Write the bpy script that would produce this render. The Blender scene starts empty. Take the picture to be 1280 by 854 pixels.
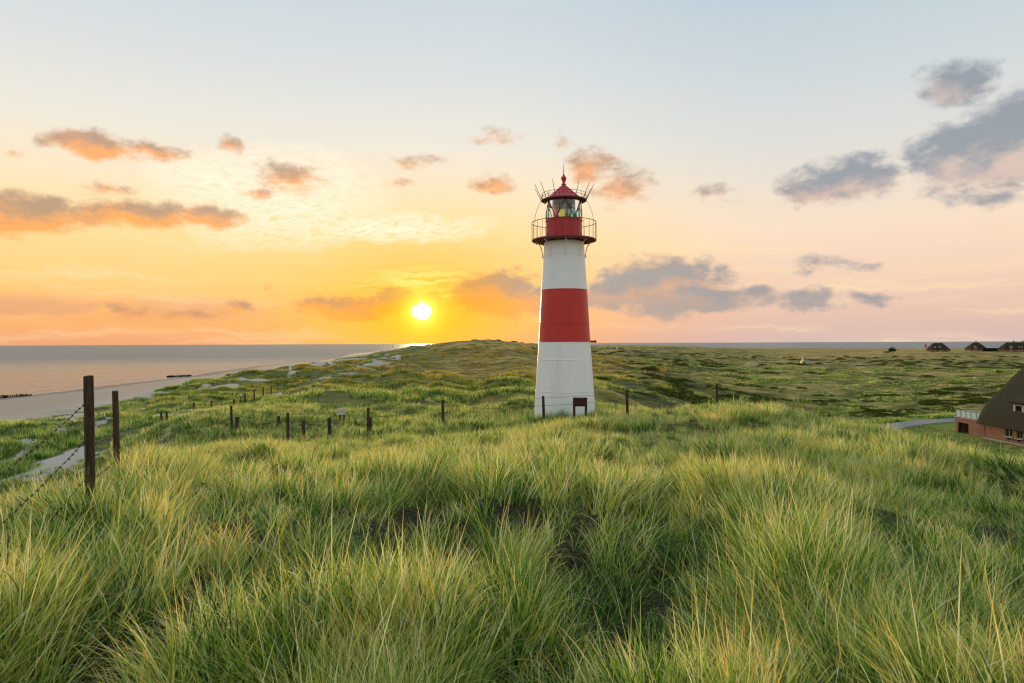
import bpy, math, random
import numpy as np
from mathutils import Vector, Matrix

R = math.radians
random.seed(7)
RS = np.random.RandomState(11)
SC = bpy.context.scene
COL = SC.collection
EYE = 12.5            # eye height above the sea, metres
F = 853.0             # focal length in photo pixels

def yh(px): return 431.9 - 0.0042 * px                   # horizon row at a photo column
def P(px, py, D):                                        # photo pixel + distance along view axis -> world
    return Vector(((px - 640) / F * D, D, EYE - (py - yh(px)) / F * D))
def lin(c):
    return tuple(((v/255)/12.92 if v/255 <= .04045 else ((v/255+.055)/1.055)**2.4) for v in c)

# ------------------------------------------------------------------ camera
cd = bpy.data.cameras.new('camera'); cam = bpy.data.objects.new('camera', cd); COL.objects.link(cam)
cd.sensor_width = 36; cd.lens = 24.0; cd.clip_start = 0.05; cd.clip_end = 200000
cam.matrix_world = (Matrix.Translation((0, 0, EYE)) @ Matrix.Rotation(R(90.155), 4, 'X') @ Matrix.Rotation(R(-0.24), 4, 'Z'))
SC.camera = cam

# ------------------------------------------------------------------ sky
SUN_AZ = math.atan((528 - 640) / F); SUN_EL = math.atan((yh(528) - 389) / F * math.cos(SUN_AZ))
SUN_DIR = Vector((math.sin(SUN_AZ) * math.cos(SUN_EL), math.cos(SUN_AZ) * math.cos(SUN_EL), math.sin(SUN_EL)))

class NT:
    def __init__(s, nt): s.t = nt; nt.nodes.clear()
    def n(s, kind, **kw):
        nd = s.t.nodes.new(kind)
        ins = kw.pop('ins', {})
        for k, v in kw.items(): setattr(nd, k, v)
        for k, v in ins.items(): s.put(nd.inputs[k], v)
        return nd
    def put(s, sock, v):
        if isinstance(v, bpy.types.NodeSocket): s.t.links.new(v, sock)
        else: sock.default_value = v
    def m(s, op, a, b=None, c=None, clamp=False):
        nd = s.t.nodes.new('ShaderNodeMath'); nd.operation = op; nd.use_clamp = clamp
        for i, v in enumerate((a, b, c)):
            if v is not None: s.put(nd.inputs[i], v)
        return nd.outputs[0]
    def vm(s, op, a, b=None, c=None):
        nd = s.t.nodes.new('ShaderNodeVectorMath'); nd.operation = op
        for i, v in enumerate((a, b, c)):
            if v is not None: s.put(nd.inputs[i], v)
        return nd.outputs['Value'] if op in ('LENGTH', 'DOT_PRODUCT', 'DISTANCE') else nd.outputs[0]
    def mr(s, v, a, b, c=0.0, d=1.0, smooth=True):
        nd = s.t.nodes.new('ShaderNodeMapRange'); nd.interpolation_type = 'SMOOTHSTEP' if smooth else 'LINEAR'
        for i, x in enumerate((v, a, b, c, d)): s.put(nd.inputs[i], x)
        return nd.outputs[0]
    def mix(s, f, a, b, blend='MIX'):
        nd = s.t.nodes.new('ShaderNodeMix'); nd.data_type = 'RGBA'; nd.blend_type = blend
        s.put(nd.inputs[0], f)
        for k, v in ((6, a), (7, b)):
            s.put(nd.inputs[k], (*v, 1) if isinstance(v, tuple) and len(v) == 3 else v)
        return nd.outputs[2]
    def ramp(s, f, stops, interp='LINEAR'):
        nd = s.t.nodes.new('ShaderNodeValToRGB'); cr = nd.color_ramp; cr.interpolation = interp
        while len(cr.elements) < len(stops): cr.elements.new(0.5)
        for e, (p, c) in zip(cr.elements, stops): e.position = p; e.color = (*c, 1)
        s.put(nd.inputs[0], f); return nd.outputs[0]
    def noise(s, vec, scale, detail=4, rough=.5, dist=0, out=0):
        nd = s.n('ShaderNodeTexNoise', ins={'Scale': scale, 'Detail': detail, 'Roughness': rough, 'Distortion': dist})
        if vec is not None: s.put(nd.inputs['Vector'], vec)
        return nd.outputs[out]

wd = bpy.data.worlds.new('World'); SC.world = wd; wd.use_nodes = True
w = NT(wd.node_tree)
gen = w.n('ShaderNodeTexCoord').outputs['Generated']
dirn = w.vm('NORMALIZE', gen)
sep = w.n('ShaderNodeSeparateXYZ', ins={0: dirn})
DEG = 180 / math.pi
az = w.m('MULTIPLY', w.m('ARCTAN2', sep.outputs[0], sep.outputs[1]), DEG)
el = w.m('MULTIPLY', w.m('ARCSINE', sep.outputs[2]), DEG)
elr = w.m('DIVIDE', el, 40.0, clamp=True)
def sky_ramp(st): return w.ramp(elr, [(e / 40, lin(c)) for e, c in st])
sunside = sky_ramp([(0, (228, 160, 118)), (2, (247, 176, 108)), (5, (253, 203, 126)), (8.7, (253, 216, 152)), (12, (248, 224, 188)),
                    (16, (231, 225, 212)), (21, (213, 217, 216)), (26, (199, 209, 215)), (40, (190, 204, 214))])
away = sky_ramp([(0, (206, 180, 174)), (2, (220, 186, 170)), (5, (235, 202, 178)), (8.7, (240, 215, 190)), (12, (228, 216, 202)),
                 (16, (212, 213, 210)), (21, (197, 207, 211)), (26, (182, 198, 208)), (40, (174, 193, 206))])
daz = w.m('ABSOLUTE', w.m('SUBTRACT', az, SUN_AZ * DEG))
sgn = w.m('SUBTRACT', az, SUN_AZ * DEG)
awayf = w.m('MAXIMUM', w.mr(sgn, 3.0, 32.0), w.mr(sgn, -30.0, -75.0))
col = w.mix(awayf, sunside, away)
nish = w.n('ShaderNodeTexSky', sky_type='NISHITA', sun_disc=False, sun_elevation=SUN_EL, sun_rotation=SUN_AZ,
           altitude=10.0, air_density=1.0, dust_density=1.0, ozone_density=1.0)
# --- thin streaks and warped direction coordinates (degrees)
pv = w.n('ShaderNodeCombineXYZ', ins={0: az, 1: el}).outputs[0]
warp = w.noise(pv, 0.22, 4, .6, out=1)
warp2 = w.vm('MULTIPLY', w.vm('SUBTRACT', warp, (.5, .5, .5)), (5.0, 2.2, 0.0))
pw = w.vm('ADD', pv, warp2)
streak = w.noise(w.vm('MULTIPLY', pw, (.05, .75, 1)), 1.0, 4, .55)
col = w.mix(w.m('MULTIPLY', w.mr(streak, .48, .72), w.mr(el, 14.0, 8.0, 0.0, .45)), col, lin((252, 222, 172)))
# --- glow near the sun
sd = w.vm('SUBTRACT', pv, (SUN_AZ * DEG, SUN_EL * DEG, 0))
rg = w.vm('LENGTH', w.vm('MULTIPLY', sd, (.78, 1.0, 0)))
ex = lambda r, k: w.m('EXPONENT', w.m('MULTIPLY', w.m('POWER', w.m('DIVIDE', r, k), 2.0), -1.0))
col = w.mix(w.m('MULTIPLY', ex(rg, 8.0), .40), col, lin((255, 200, 92)))
col = w.mix(w.m('MULTIPLY', ex(w.vm('LENGTH', w.vm('MULTIPLY', sd, (.52, 1.0, 0))), 4.3), .96), col, (1.0, .47, .012))
# bright bands just over the sun
band = w.noise(w.vm('MULTIPLY', pw, (.16, 2.4, 1)), 1.0, 3, .5)
bm_ = w.m('MULTIPLY', ex(w.vm('LENGTH', w.vm('MULTIPLY', w.vm('SUBTRACT', pv, (SUN_AZ*DEG, SUN_EL*DEG + 2.3, 0)), (.27, 1.0, 0))), 1.35), w.mr(band, .40, .62))
col = w.mix(w.m('MULTIPLY', bm_, .7), col, (1.05, .86, .25))
hb = w.m('MULTIPLY', w.m('MULTIPLY', w.mr(el, 1.3, 2.4), w.mr(el, 3.9, 2.9)), w.m('MULTIPLY', w.mr(sgn, -9.0, -18.0), w.mr(w.noise(w.vm('MULTIPLY', pw, (.12, .8, 1)), 1.0, 3, .5), .30, .55)))
col = w.mix(w.m('MULTIPLY', hb, .5), col, lin((206, 152, 124)))
# --- cirrus sheet
def pe(px, py):
    a = math.atan((px - 640) / F); return a * DEG, math.atan((yh(px) - py) / F * math.cos(a)) * DEG
def ell(v, px, py, hw, hh, a0=1.0, a1=0.0):
    a, e = pe(px, py); k = DEG / F * math.cos(R(a)) ** 2; k2 = DEG / F * math.cos(R(a))
    q = w.vm('MULTIPLY_ADD', v, (1 / (hw * k), 1 / (hh * k2), 0), (-a / (hw * k), -e / (hh * k2), 0))
    return q, w.mr(w.vm('LENGTH', q), a0, a1, smooth=False)
fine = w.noise(w.vm('MULTIPLY', pw, (.9, 3.4, 1)), 1.0, 6, .62, dist=.12)
_, c1 = ell(pw, 345, 246, 160, 70); _, c2 = ell(pw, 480, 283, 150, 22); _, c3 = ell(pw, 265, 222, 90, 40)
cir = w.m('MULTIPLY', w.m('MAXIMUM', w.m('MAXIMUM', c1, c2), c3), w.mr(fine, .34, .60))
col = w.mix(w.m('MULTIPLY', w.m('POWER', cir, .55, clamp=True), .95), col, lin((255, 244, 216)))
# --- cumulus banks, each at its own bearing and height over the horizon
CL = [(122, 182, 62, 19, 1), (190, 189, 58, 12, .8), (28, 268, 92, 30, 1.1), (160, 270, 84, 19, 1.05), (250, 268, 55, 17, 1), (292, 177, 30, 13, .7), (365, 222, 46, 25, .8),
      (325, 241, 30, 12, .7), (132, 238, 40, 11, .6), (10, 187, 22, 9, .5), (495, 224, 40, 9, .5), (618, 226, 30, 16, .85), (742, 206, 38, 24, .85),
      (778, 234, 46, 26, .75), (620, 172, 40, 12, .5), (520, 200, 46, 10, .5), (700, 178, 30, 16, .35), (435, 383, 80, 16, 1), (500, 376, 40, 15, 1.1), (190, 392, 120, 10, .55),
      (300, 384, 28, 12, .8), (626, 368, 62, 30, 1.15), (543, 373, 17, 11, .95), (690, 376, 70, 20, .95), (830, 360, 92, 36, 1.15), (895, 376, 90, 15, 1), (765, 368, 60, 22, 1),
      (1012, 374, 44, 16, 1), (1091, 371, 44, 12, .9), (1065, 222, 82, 27, 1), (1008, 238, 38, 20, .85), (1240, 188, 112, 52, 1.15), (1192, 105, 58, 30, .9),
      (892, 243, 32, 13, .6), (1025, 331, 50, 15, .7), (1248, 250, 70, 18, .7), (1285, 160, 70, 46, 1.1), (340, 360, 12, 6, .6), (655, 334, 16, 8, .5), (1090, 332, 34, 7, .45)]
msum = None; ysum = None
for px, py, hw, hh, s in CL:
    q, m_ = ell(pw, px, py, hw * 1.25, hh * 1.3, 1.0, .05)
    m_ = w.m('MULTIPLY', m_, s * (1.25 if s >= .9 else .95))
    qy = w.n('ShaderNodeSeparateXYZ', ins={0: q}).outputs[1]
    msum = m_ if msum is None else w.m('MAXIMUM', msum, m_)
    ysum = w.m('MULTIPLY', m_, qy) if ysum is None else w.m('MULTIPLY_ADD', m_, qy, ysum)
puff = w.noise(w.vm('MULTIPLY', pv, (.42, .75, 1)), 1.0, 8, .60, dist=.12)
dens = w.m('ADD', msum, w.m('MULTIPLY', w.m('SUBTRACT', puff, .5), 1.5))
alpha = w.m('MULTIPLY', w.mr(dens, .10, .74), w.mr(msum, .01, .25))
body = w.m('ADD', ysum, w.m('MULTIPLY', w.m('SUBTRACT', puff, .5), 1.6))
rightf = w.mr(sgn, 14.0, 32.0)
top_c = w.mix(rightf, lin((172, 140, 116)), lin((134, 143, 155)))
top_c = w.mix(w.m('MULTIPLY', w.mr(el, 8.0, 5.5), w.mr(sgn, 4.0, 10.0)), top_c, lin((142, 146, 152)))
bot_c = w.mix(w.mr(sgn, 8.0, 40.0), lin((252, 164, 84)), lin((208, 184, 172)))
low = w.mr(el, 6.0, 2.5)
bot_c = w.mix(w.m('MULTIPLY', low, w.mr(sgn, 6.0, 14.0)), bot_c, lin((158, 152, 152)))
near = ex(rg, 5.5)
top_c = w.mix(near, top_c, lin((206, 142, 64))); bot_c = w.mix(near, bot_c, lin((252, 156, 30)))
ccol = w.mix(w.mr(w.m('MULTIPLY_ADD', rightf, .22, body), -.35, .42), bot_c, top_c)
col = w.mix(w.m('MULTIPLY', alpha, .86), col, ccol)
# --- the disc and its corona
r0 = w.vm('LENGTH', sd)
col = w.mix(w.m('MULTIPLY', ex(r0, 2.1), .85), col, (1.1, .70, .02)); col = w.mix(w.m('MULTIPLY', ex(r0, 1.15), .75), col, (1.6, 1.3, .22))
ragged = w.m('ADD', r0, w.m('MULTIPLY', w.m('SUBTRACT', puff, .5), 1.0))
col = w.mix(w.m('MULTIPLY', w.mr(ragged, .92, .30), w.m('SUBTRACT', 1.0, w.m('MULTIPLY', alpha, .8))), col, (8.0, 7.2, 4.6))
skymix = w.vm('ADD', w.vm('SCALE', nish.outputs[0]), col)
for nd in w.t.nodes:
    if nd.bl_idname == 'ShaderNodeVectorMath' and nd.operation == 'SCALE': nd.inputs['Scale'].default_value = 0.004
bg = w.n('ShaderNodeBackground', ins={'Color': skymix, 'Strength': 1.09})
w.t.links.new(bg.outputs[0], w.n('ShaderNodeOutputWorld').inputs[0])
wd.cycles.sampling_method = 'MANUAL'; wd.cycles.sample_map_resolution = 512

# ------------------------------------------------------------------ sun and exposure
ld = bpy.data.lights.new('sun', 'SUN'); lo = bpy.data.objects.new('sun', ld); COL.objects.link(lo)
ld.energy = 4.0; ld.angle = R(1.0); ld.color = (1.0, .68, .34)
lo.rotation_euler = (-SUN_DIR).to_track_quat('-Z', 'Y').to_euler(); lo.location = (0, 0, 60)
vs = SC.view_settings; vs.view_transform = 'Standard'; vs.look = 'None'; vs.gamma = 1; vs.use_curve_mapping = False; vs.exposure = 0.0
SC.cycles.max_bounces = 5; SC.cycles.diffuse_bounces = 3; SC.cycles.glossy_bounces = 3; SC.cycles.transmission_bounces = 4
SC.cycles.transparent_max_bounces = 10; SC.cycles.use_adaptive_sampling = True; SC.cycles.adaptive_threshold = 0.015
SC.cycles.use_denoising = True; SC.cycles.denoising_input_passes = 'RGB_ALBEDO_NORMAL'; SC.cycles.denoising_prefilter = 'ACCURATE'; SC.cycles.filter_width = 1.25; SC.cycles.caustics_reflective = False; SC.cycles.caustics_refractive = False

# ================================================================== helpers
def tag(o, label=None, cat=None, group=None, kind=None):
    if label: o['label'] = label
    if cat: o['category'] = cat
    if group: o['group'] = group
    if kind: o['kind'] = kind
    return o
def empty(name, loc, rz=0):
    o = bpy.data.objects.new(name, None); COL.objects.link(o); o.location = loc; o.rotation_euler = (0, 0, rz); o.empty_display_size = .2
    return o
class MB:
    def __init__(s): s.v = []; s.f = []
    def add(s, v, f):
        b = len(s.v); s.v += [tuple(p) for p in v]; s.f += [tuple(i + b for i in q) for q in f]; return s
    def box(s, c, d, rz=0.0):
        x, y, z = d[0]/2, d[1]/2, d[2]/2; cs, sn = math.cos(rz), math.sin(rz)
        v = [(c[0] + a*x*cs - b*y*sn, c[1] + a*x*sn + b*y*cs, c[2] + e*z) for e in (-1, 1) for a, b in ((-1,-1),(1,-1),(1,1),(-1,1))]
        return s.add(v, [(3,2,1,0),(4,5,6,7),(0,1,5,4),(1,2,6,5),(2,3,7,6),(3,0,4,7)])
    def cyl(s, a, b, r0, r1=None, n=10, cap=True):
        a, b = Vector(a), Vector(b); r1 = r0 if r1 is None else r1
        d = (b - a).normalized(); u = d.orthogonal().normalized(); w_ = d.cross(u)
        v = []
        for p, r in ((a, r0), (b, r1)):
            v += [p + (u*math.cos(2*math.pi*i/n) + w_*math.sin(2*math.pi*i/n))*r for i in range(n)]
        f = [(i, (i+1) % n, n+(i+1) % n, n+i) for i in range(n)]
        if cap: f += [tuple(range(n))[::-1], tuple(range(n, 2*n))]
        return s.add(v, f)
    def tube(s, pts, r, n=6):
        for i in range(len(pts)-1): s.cyl(pts[i], pts[i+1], r, r, n, True)
        return s
    def lathe(s, prof, n=48, a0=0, a1=2*math.pi, close=False):
        full = abs(a1 - a0 - 2*math.pi) < 1e-6; m = n if full else n+1
        v = [(r*math.cos(a0+(a1-a0)*i/n), r*math.sin(a0+(a1-a0)*i/n), z) for r, z in prof for i in range(m)]
        f = []; k = len(prof)
        for j in range(k if close else k-1):
            j2 = (j+1) % k
            for i in range(n):
                i2 = (i+1) % m
                f.append((j*m+i, j*m+i2, j2*m+i2, j2*m+i))
        return s.add(v, f)
    def ring(s, R0, z, r, n=48, k=6):
        return s.lathe([(R0 + r*math.cos(2*math.pi*i/k), z + r*math.sin(2*math.pi*i/k)) for i in range(k)], n, close=True)
    def build(s, name, mat, parent=None, smooth=False, loc=None):
        me = bpy.data.meshes.new(name); me.from_pydata(s.v, [], s.f)
        if mat: me.materials.append(mat)
        if smooth: me.shade_smooth() if smooth is True else me.set_sharp_from_angle(angle=smooth)
        me.validate(); me.update()
        o = bpy.data.objects.new(name, me); COL.objects.link(o)
        if parent: o.parent = parent
        if loc: o.location = loc
        return o

def material(name):
    m = bpy.data.materials.new(name); m.use_nodes = True; t = NT(m.node_tree)
    out = t.n('ShaderNodeOutputMaterial')
    return m, t, out
def simple(name, colr, rough=.6, spec=.4, metal=0, var=.25, scale=8.0, bump=.0, stretch=(1,1,1), dirt=None):
    m, t, out = material(name)
    pos = t.n('ShaderNodeTexCoord').outputs['Object']
    pos = t.vm('MULTIPLY', pos, stretch)
    nz = t.noise(pos, scale, 6, .6)
    c = t.mix(nz, tuple(v*(1-var) for v in colr), tuple(min(1, v*(1+var)) for v in colr))
    if dirt:
        n2 = t.noise(pos, scale*.37, 5, .7)
        c = t.mix(t.mr(n2, .52, .75, 0, dirt[1]), c, dirt[0])
    b = t.n('ShaderNodeBsdfPrincipled', ins={'Base Color': c, 'Roughness': rough, 'Specular IOR Level': spec, 'Metallic': metal})
    if bump:
        bn = t.n('ShaderNodeBump', ins={'Strength': bump, 'Distance': .02, 'Height': nz}); t.put(b.inputs['Normal'], bn.outputs[0])
    t.t.links.new(b.outputs[0], out.inputs[0]); return m

# ------------------------------------------------------------------ numpy noise
PERM = RS.permutation(4096); GV = RS.rand(4096)
def vnoise(x, y, seed=0):
    xi = np.floor(x).astype(np.int64); yi = np.floor(y).astype(np.int64); fx = x - xi; fy = y - yi
    fx = fx*fx*fx*(fx*(fx*6-15)+10); fy = fy*fy*fy*(fy*(fy*6-15)+10)
    h = lambda a, b: GV[PERM[(PERM[(a + seed*57) & 4095] + b) & 4095]]
    return (h(xi, yi)*(1-fx) + h(xi+1, yi)*fx)*(1-fy) + (h(xi, yi+1)*(1-fx) + h(xi+1, yi+1)*fx)*fy - .5
def fbm(x, y, s, octv=4, gain=.5, seed=0):
    r = 0; a = 1; x = x/s; y = y/s
    for i in range(octv):
        r = r + a*vnoise(x + 17.3*i, y - 9.1*i, seed+i); a *= gain; x, y = x*1.83+y*.9, y*1.83-x*.9*0.55
    return r
def sstep(a, b, x):
    t = np.clip((x-a)/(b-a), 0, 1); return t*t*(3-2*t)

# ------------------------------------------------------------------ terrain height
CP = []   # (x, y, z)
def cp(px, py, D, g=0.0):
    p = P(px, py, D); CP.append((p.x, p.y, p.z - g))
def ca(azd, D, z): CP.append((math.sin(R(azd))*D, math.cos(R(azd))*D, z))
GH = .5
for a in (0, 90, 180, 270): ca(a, .6, 10.42)
for px in (100, 640, 1180): CP.append(((px-640)/F*3.0, 3.0, 10.42))
cp(640, 579, 10, GH); cp(640, 547, 18, GH); cp(640, 522, 31, GH); cp(705, 520, 34); cp(770, 514, 33, GH*.7); cp(560, 524, 31, GH)
cp(900, 507, 32, GH); cp(900, 535, 18, GH); cp(900, 585, 9, GH); cp(1000, 513, 27, GH); cp(1100, 531, 21, GH); cp(1200, 553, 16.5, GH); cp(1280, 566, 13.5, GH)
cp(1200, 610, 9, GH); cp(1350, 590, 11, GH); cp(1500, 640, 8, GH)
cp(460, 536, 31, GH); cp(460, 565, 16, GH); cp(300, 540, 31, GH); cp(300, 575, 14, GH); cp(150, 570, 10.5, GH); cp(113, 606, 7, GH+.15); cp(60, 645, 6.0, GH+.1); cp(-100, 740, 4.6, GH+.1)
cp(205, 532, 34, GH*.6); cp(205, 560, 18, GH)
for px, D, z in ((0, 11, 8.9), (0, 20, 6.0), (0, 30, 4.6), (60, 13, 8.9), (60, 25, 5.8), (113, 17, 8.3), (113, 27, 6.2), (150, 21, 8.2), (150, 33, 6.0), (180, 45, 6.2), (-120, 9, 9.3), (-120, 20, 6)):
    CP.append(((px-640)/F*D, D, z))
# right: the lee slope, lawn and plain
cp(900, 560, 52, 0); cp(1000, 560, 50, 0); cp(1100, 580, 44, 0); cp(1200, 600, 42); cp(1350, 620, 38)
for px, D in ((1000, 85), (1100, 74), (1180, 74), (1240, 66), (1300, 60), (1400, 55), (1193, 82), (1280, 80), (1150, 90), (1230, 100)):
    CP.append(((px-640)/F*D, D, 1.9))
cp(900, 505, 100); cp(850, 490, 100); cp(850, 462, 220); cp(850, 446, 400); cp(820, 433, 800); cp(900, 436, 800); cp(760, 500, 62); cp(760, 474, 120); cp(760, 452, 240); cp(760, 437, 420); cp(760, 433, 700)
cp(1000, 480, 160); cp(1000, 460, 260); cp(1000, 447, 460); cp(1000, 437, 850); cp(1100, 500, 125); cp(1100, 470, 205); cp(1100, 450, 380); cp(1100, 438.5, 800)
cp(1280, 480, 160); cp(1280, 455, 300); cp(1280, 439.5, 620); cp(1170, 440, 600); cp(1450, 470, 200); cp(1450, 440, 620)
# centre and left dunes
cp(620, 503, 62); cp(540, 505, 62); cp(600, 480, 110); cp(520, 478, 115); cp(600, 452, 220); cp(520, 455, 220); cp(592, 426.5, 360); cp(560, 430.5, 350); cp(655, 431.5, 380); cp(640, 433, 700); cp(690, 434, 380); cp(530, 434.2, 450); cp(505, 436.6, 520)
cp(430, 500, 62); cp(430, 480, 110); cp(440, 455, 210); cp(480, 442, 420); cp(400, 462, 170); cp(380, 478, 110); cp(360, 512, 52)
FENCE3 = [(243, 503, 518, 50), (264, 501, 519, 50), (278, 505, 518, 54), (292, 499, 512, 58), (306, 492, 507.5, 64), (318, 487, 499, 75), (329, 484, 495, 84), (339, 482.5, 491, 94), (348, 480.5, 488, 103), (356, 479, 486, 116)]
for px, pt, pb, D in FENCE3: cp(px, pb, D, .32)
FL3 = [((px-640)/F*D, D) for px, pt, pb, D in FENCE3]
cp(500, 438, 700); cp(540, 436, 900); cp(330, 480, 120); cp(355, 468, 160)
for px, py, z in ((60, 520, 3.2), (100, 505, 3.2), (200, 490, 3.4), (270, 476, 3.4), (340, 461, 3.6), (380, 455.5, 4), (470, 443.5, 4), (0, 560, 3.6), (0, 605, 4.2), (120, 530, 4.2), (180, 515, 4.6), (60, 575, 4.8), (-120, 560, 3.4), (-120, 640, 5), (230, 497, 4.4)):
    D = (EYE - z)*F/(py - yh(px)); CP.append(((px-640)/F*D, D, z))
for a, D, z in ((-60, 12, 9.0), (-60, 30, 5), (-60, 70, 3.4), (60, 10, 9.8), (60, 30, 5), (60, 80, 2), (60, 300, 2.6), (100, 10, 10.2), (100, 40, 5), (100, 150, 3), (150, 10, 10.6), (180, 40, 8), (180, 150, 6), (140, 400, 4), (-100, 10, 9.8), (-100, 40, 4.5), (-140, 10, 10.5), (-150, 60, 7), (-150, 300, 5), (60, 900, 2.5), (100, 900, 2.5), (180, 900, 3), (-150, 900, 3)):
    ca(a, D, z)
CP = np.array(CP)
def feat(x, y):
    D = np.hypot(x, y); a = np.arctan2(x, y); r = np.log(D/6.0 + 1.0)
    return np.stack([r*np.sin(a), r*np.cos(a)], -1)       # log-polar disc: continuous everywhere
FC = feat(CP[:, 0], CP[:, 1])
def kern(d): return np.where(d > 1e-9, d*d*np.log(np.maximum(d, 1e-9)), 0.0)
def solve_rbf():
    n = len(CP); K = kern(np.linalg.norm(FC[:, None]-FC[None], axis=2)) + np.eye(n)*0.0008
    Pm = np.concatenate([np.ones((n, 1)), FC], 1)
    A = np.block([[K, Pm], [Pm.T, np.zeros((3, 3))]])
    return np.linalg.solve(A, np.concatenate([CP[:, 2], np.zeros(3)]))
WRBF = solve_rbf()
def rbf(x, y):
    f = feat(x, y); out = np.empty(len(x))
    for i in range(0, len(x), 40000):
        ff = f[i:i+40000]; k = kern(np.linalg.norm(ff[:, None]-FC[None], axis=2))
        out[i:i+40000] = k @ WRBF[:-3] + WRBF[-3] + ff @ WRBF[-2:]
    return out
WL = np.array([(-400, -100), (0, -110), (157, -118), (230, -124), (344, -141), (796, -205), (1440, -236), (2200, -300), (4000, -500)], float)
def shore_d(x, y): return x - (np.interp(y, WL[:, 0], WL[:, 1]) + 2.2*np.sin(y/37.0) + 1.3*np.sin(y/13.0))
HX, HY = 51.9, 80.0                                        # far corner of the thatched house
LX, LY = (705.5-640)/F*34.0, 34.0                           # lighthouse axis
def road_pt(px, py, z=1.92): 
    D = (EYE - z)*F/(py - yh(px)); return ((px-640)/F*D, D)
RP = [road_pt(1040, 552), road_pt(1090, 540), road_pt(1112, 533.5), road_pt(1140, 529), road_pt(1165, 526.6), road_pt(1193, 525), road_pt(1240, 523), road_pt(1330, 521)]
def dist_poly(x, y, pts):
    d = np.full(len(x), 1e9)
    for (ax, ay), (bx, by) in zip(pts[:-1], pts[1:]):
        L2 = (bx-ax)**2 + (by-ay)**2; t = np.clip(((x-ax)*(bx-ax)+(y-ay)*(by-ay))/L2, 0, 1)
        d = np.minimum(d, np.hypot(x-ax-t*(bx-ax), y-ay-t*(by-ay)))
    return d
def smin(a, b, k):
    h = np.clip(.5+.5*(b-a)/k, 0, 1); return b*(1-h)+a*h - k*h*(1-h)
def height(x, y):
    x = np.asarray(x, float); y = np.asarray(y, float)
    D = np.hypot(x, y); h = rbf(x, y)
    d = shore_d(x, y)
    flat = np.maximum(1-sstep(2.5, 6, np.hypot(x-LX, y-LY)), 1-sstep(3, 8, dist_poly(x, y, RP)))
    lawn = (1-sstep(5, 14, np.maximum(np.abs(x-58)-8, np.abs(y-66)-16)))
    keep = (1 - np.maximum(flat, lawn))*(.15+.85*sstep(2, 9, dist_poly(x, y, FL3)))
    foredune = sstep(44, 54, d)*(1-sstep(110, 150, d))*sstep(28, 50, D)*(1-sstep(300, 500, y))
    near = 1 - sstep(25, 60, D)
    far = sstep(45, 110, D)
    hum = near*(.40*fbm(x, y, .85, 2, .5, 60) + .5*fbm(x, y, 5.5, 2, .5, 5))*sstep(.3, 2.5, D)
    big = far*(1.5*fbm(x, y*1.0, 34, 4, .55, 9) + 2.6*(.25-np.abs(fbm(x, y, 21, 4, .55, 14)))*sstep(60, 140, D) + .9*fbm(x, y, 8, 2, .5, 16)*sstep(60, 120, D)*(1-sstep(350, 600, D)))
    big = big*np.clip(.55 + (h-1.5)*.22, .45, 1.35)*np.where(D > 500, np.maximum(.35, 1-(D-500)/900), 1)
    big = big*(1-.5*sstep(5, 30, np.degrees(np.arctan2(x, y)))*sstep(350, 550, D))
    fd = foredune*(1.9*np.abs(fbm(x, y, 8, 2, .5, 21))+1.0*fbm(x, y, 17, 2, .5, 25))
    veg_b = sstep(40, 52, d)
    h = h + keep*(hum*veg_b + big*veg_b*(1-.6*foredune) + fd)
    h = np.where(lawn > 0, h*(1-lawn) + lawn*(1.9), h)
    # shores
    b1 = np.where(d < 0, d*.05, np.where(d < 51, d*.062, 3.16 + (d-51)*.55))
    yb = np.interp(x, [-2000, -150, 300, 3000], [1700, 1500, 1120, 950])
    d2 = yb - y + 20*np.sin(x/70.0)
    b2 = np.where(d2 < 0, d2*.04, d2*.05)
    h = smin(h, b1, .6); h = smin(h, b2, .8)
    return np.maximum(h, -6.0)
def ground(x, y): return float(height(np.array([x]), np.array([y]))[0])
def edge_noise(x, y): return fbm(x, y, 14, 4, .55, 31)
def sand_mask(x, y, h=None):
    d = shore_d(x, y) + 9*edge_noise(x, y)
    s = 1 - sstep(49, 52, d)
    wx_, wy_ = x + 7*fbm(x, y, 7, 2, .5, 45), y + 9*fbm(x, y, 7, 2, .5, 48)
    patch = sstep(.09, .16, fbm(wx_*.8+wy_*.35, wy_*.55-wx_*.5, 6.5, 3, .6, 43))*sstep(44, 50, d)*(1-sstep(76, 100, d))*(1-sstep(260, 420, y))
    return np.clip(np.maximum(s, patch), 0, 1)

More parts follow.
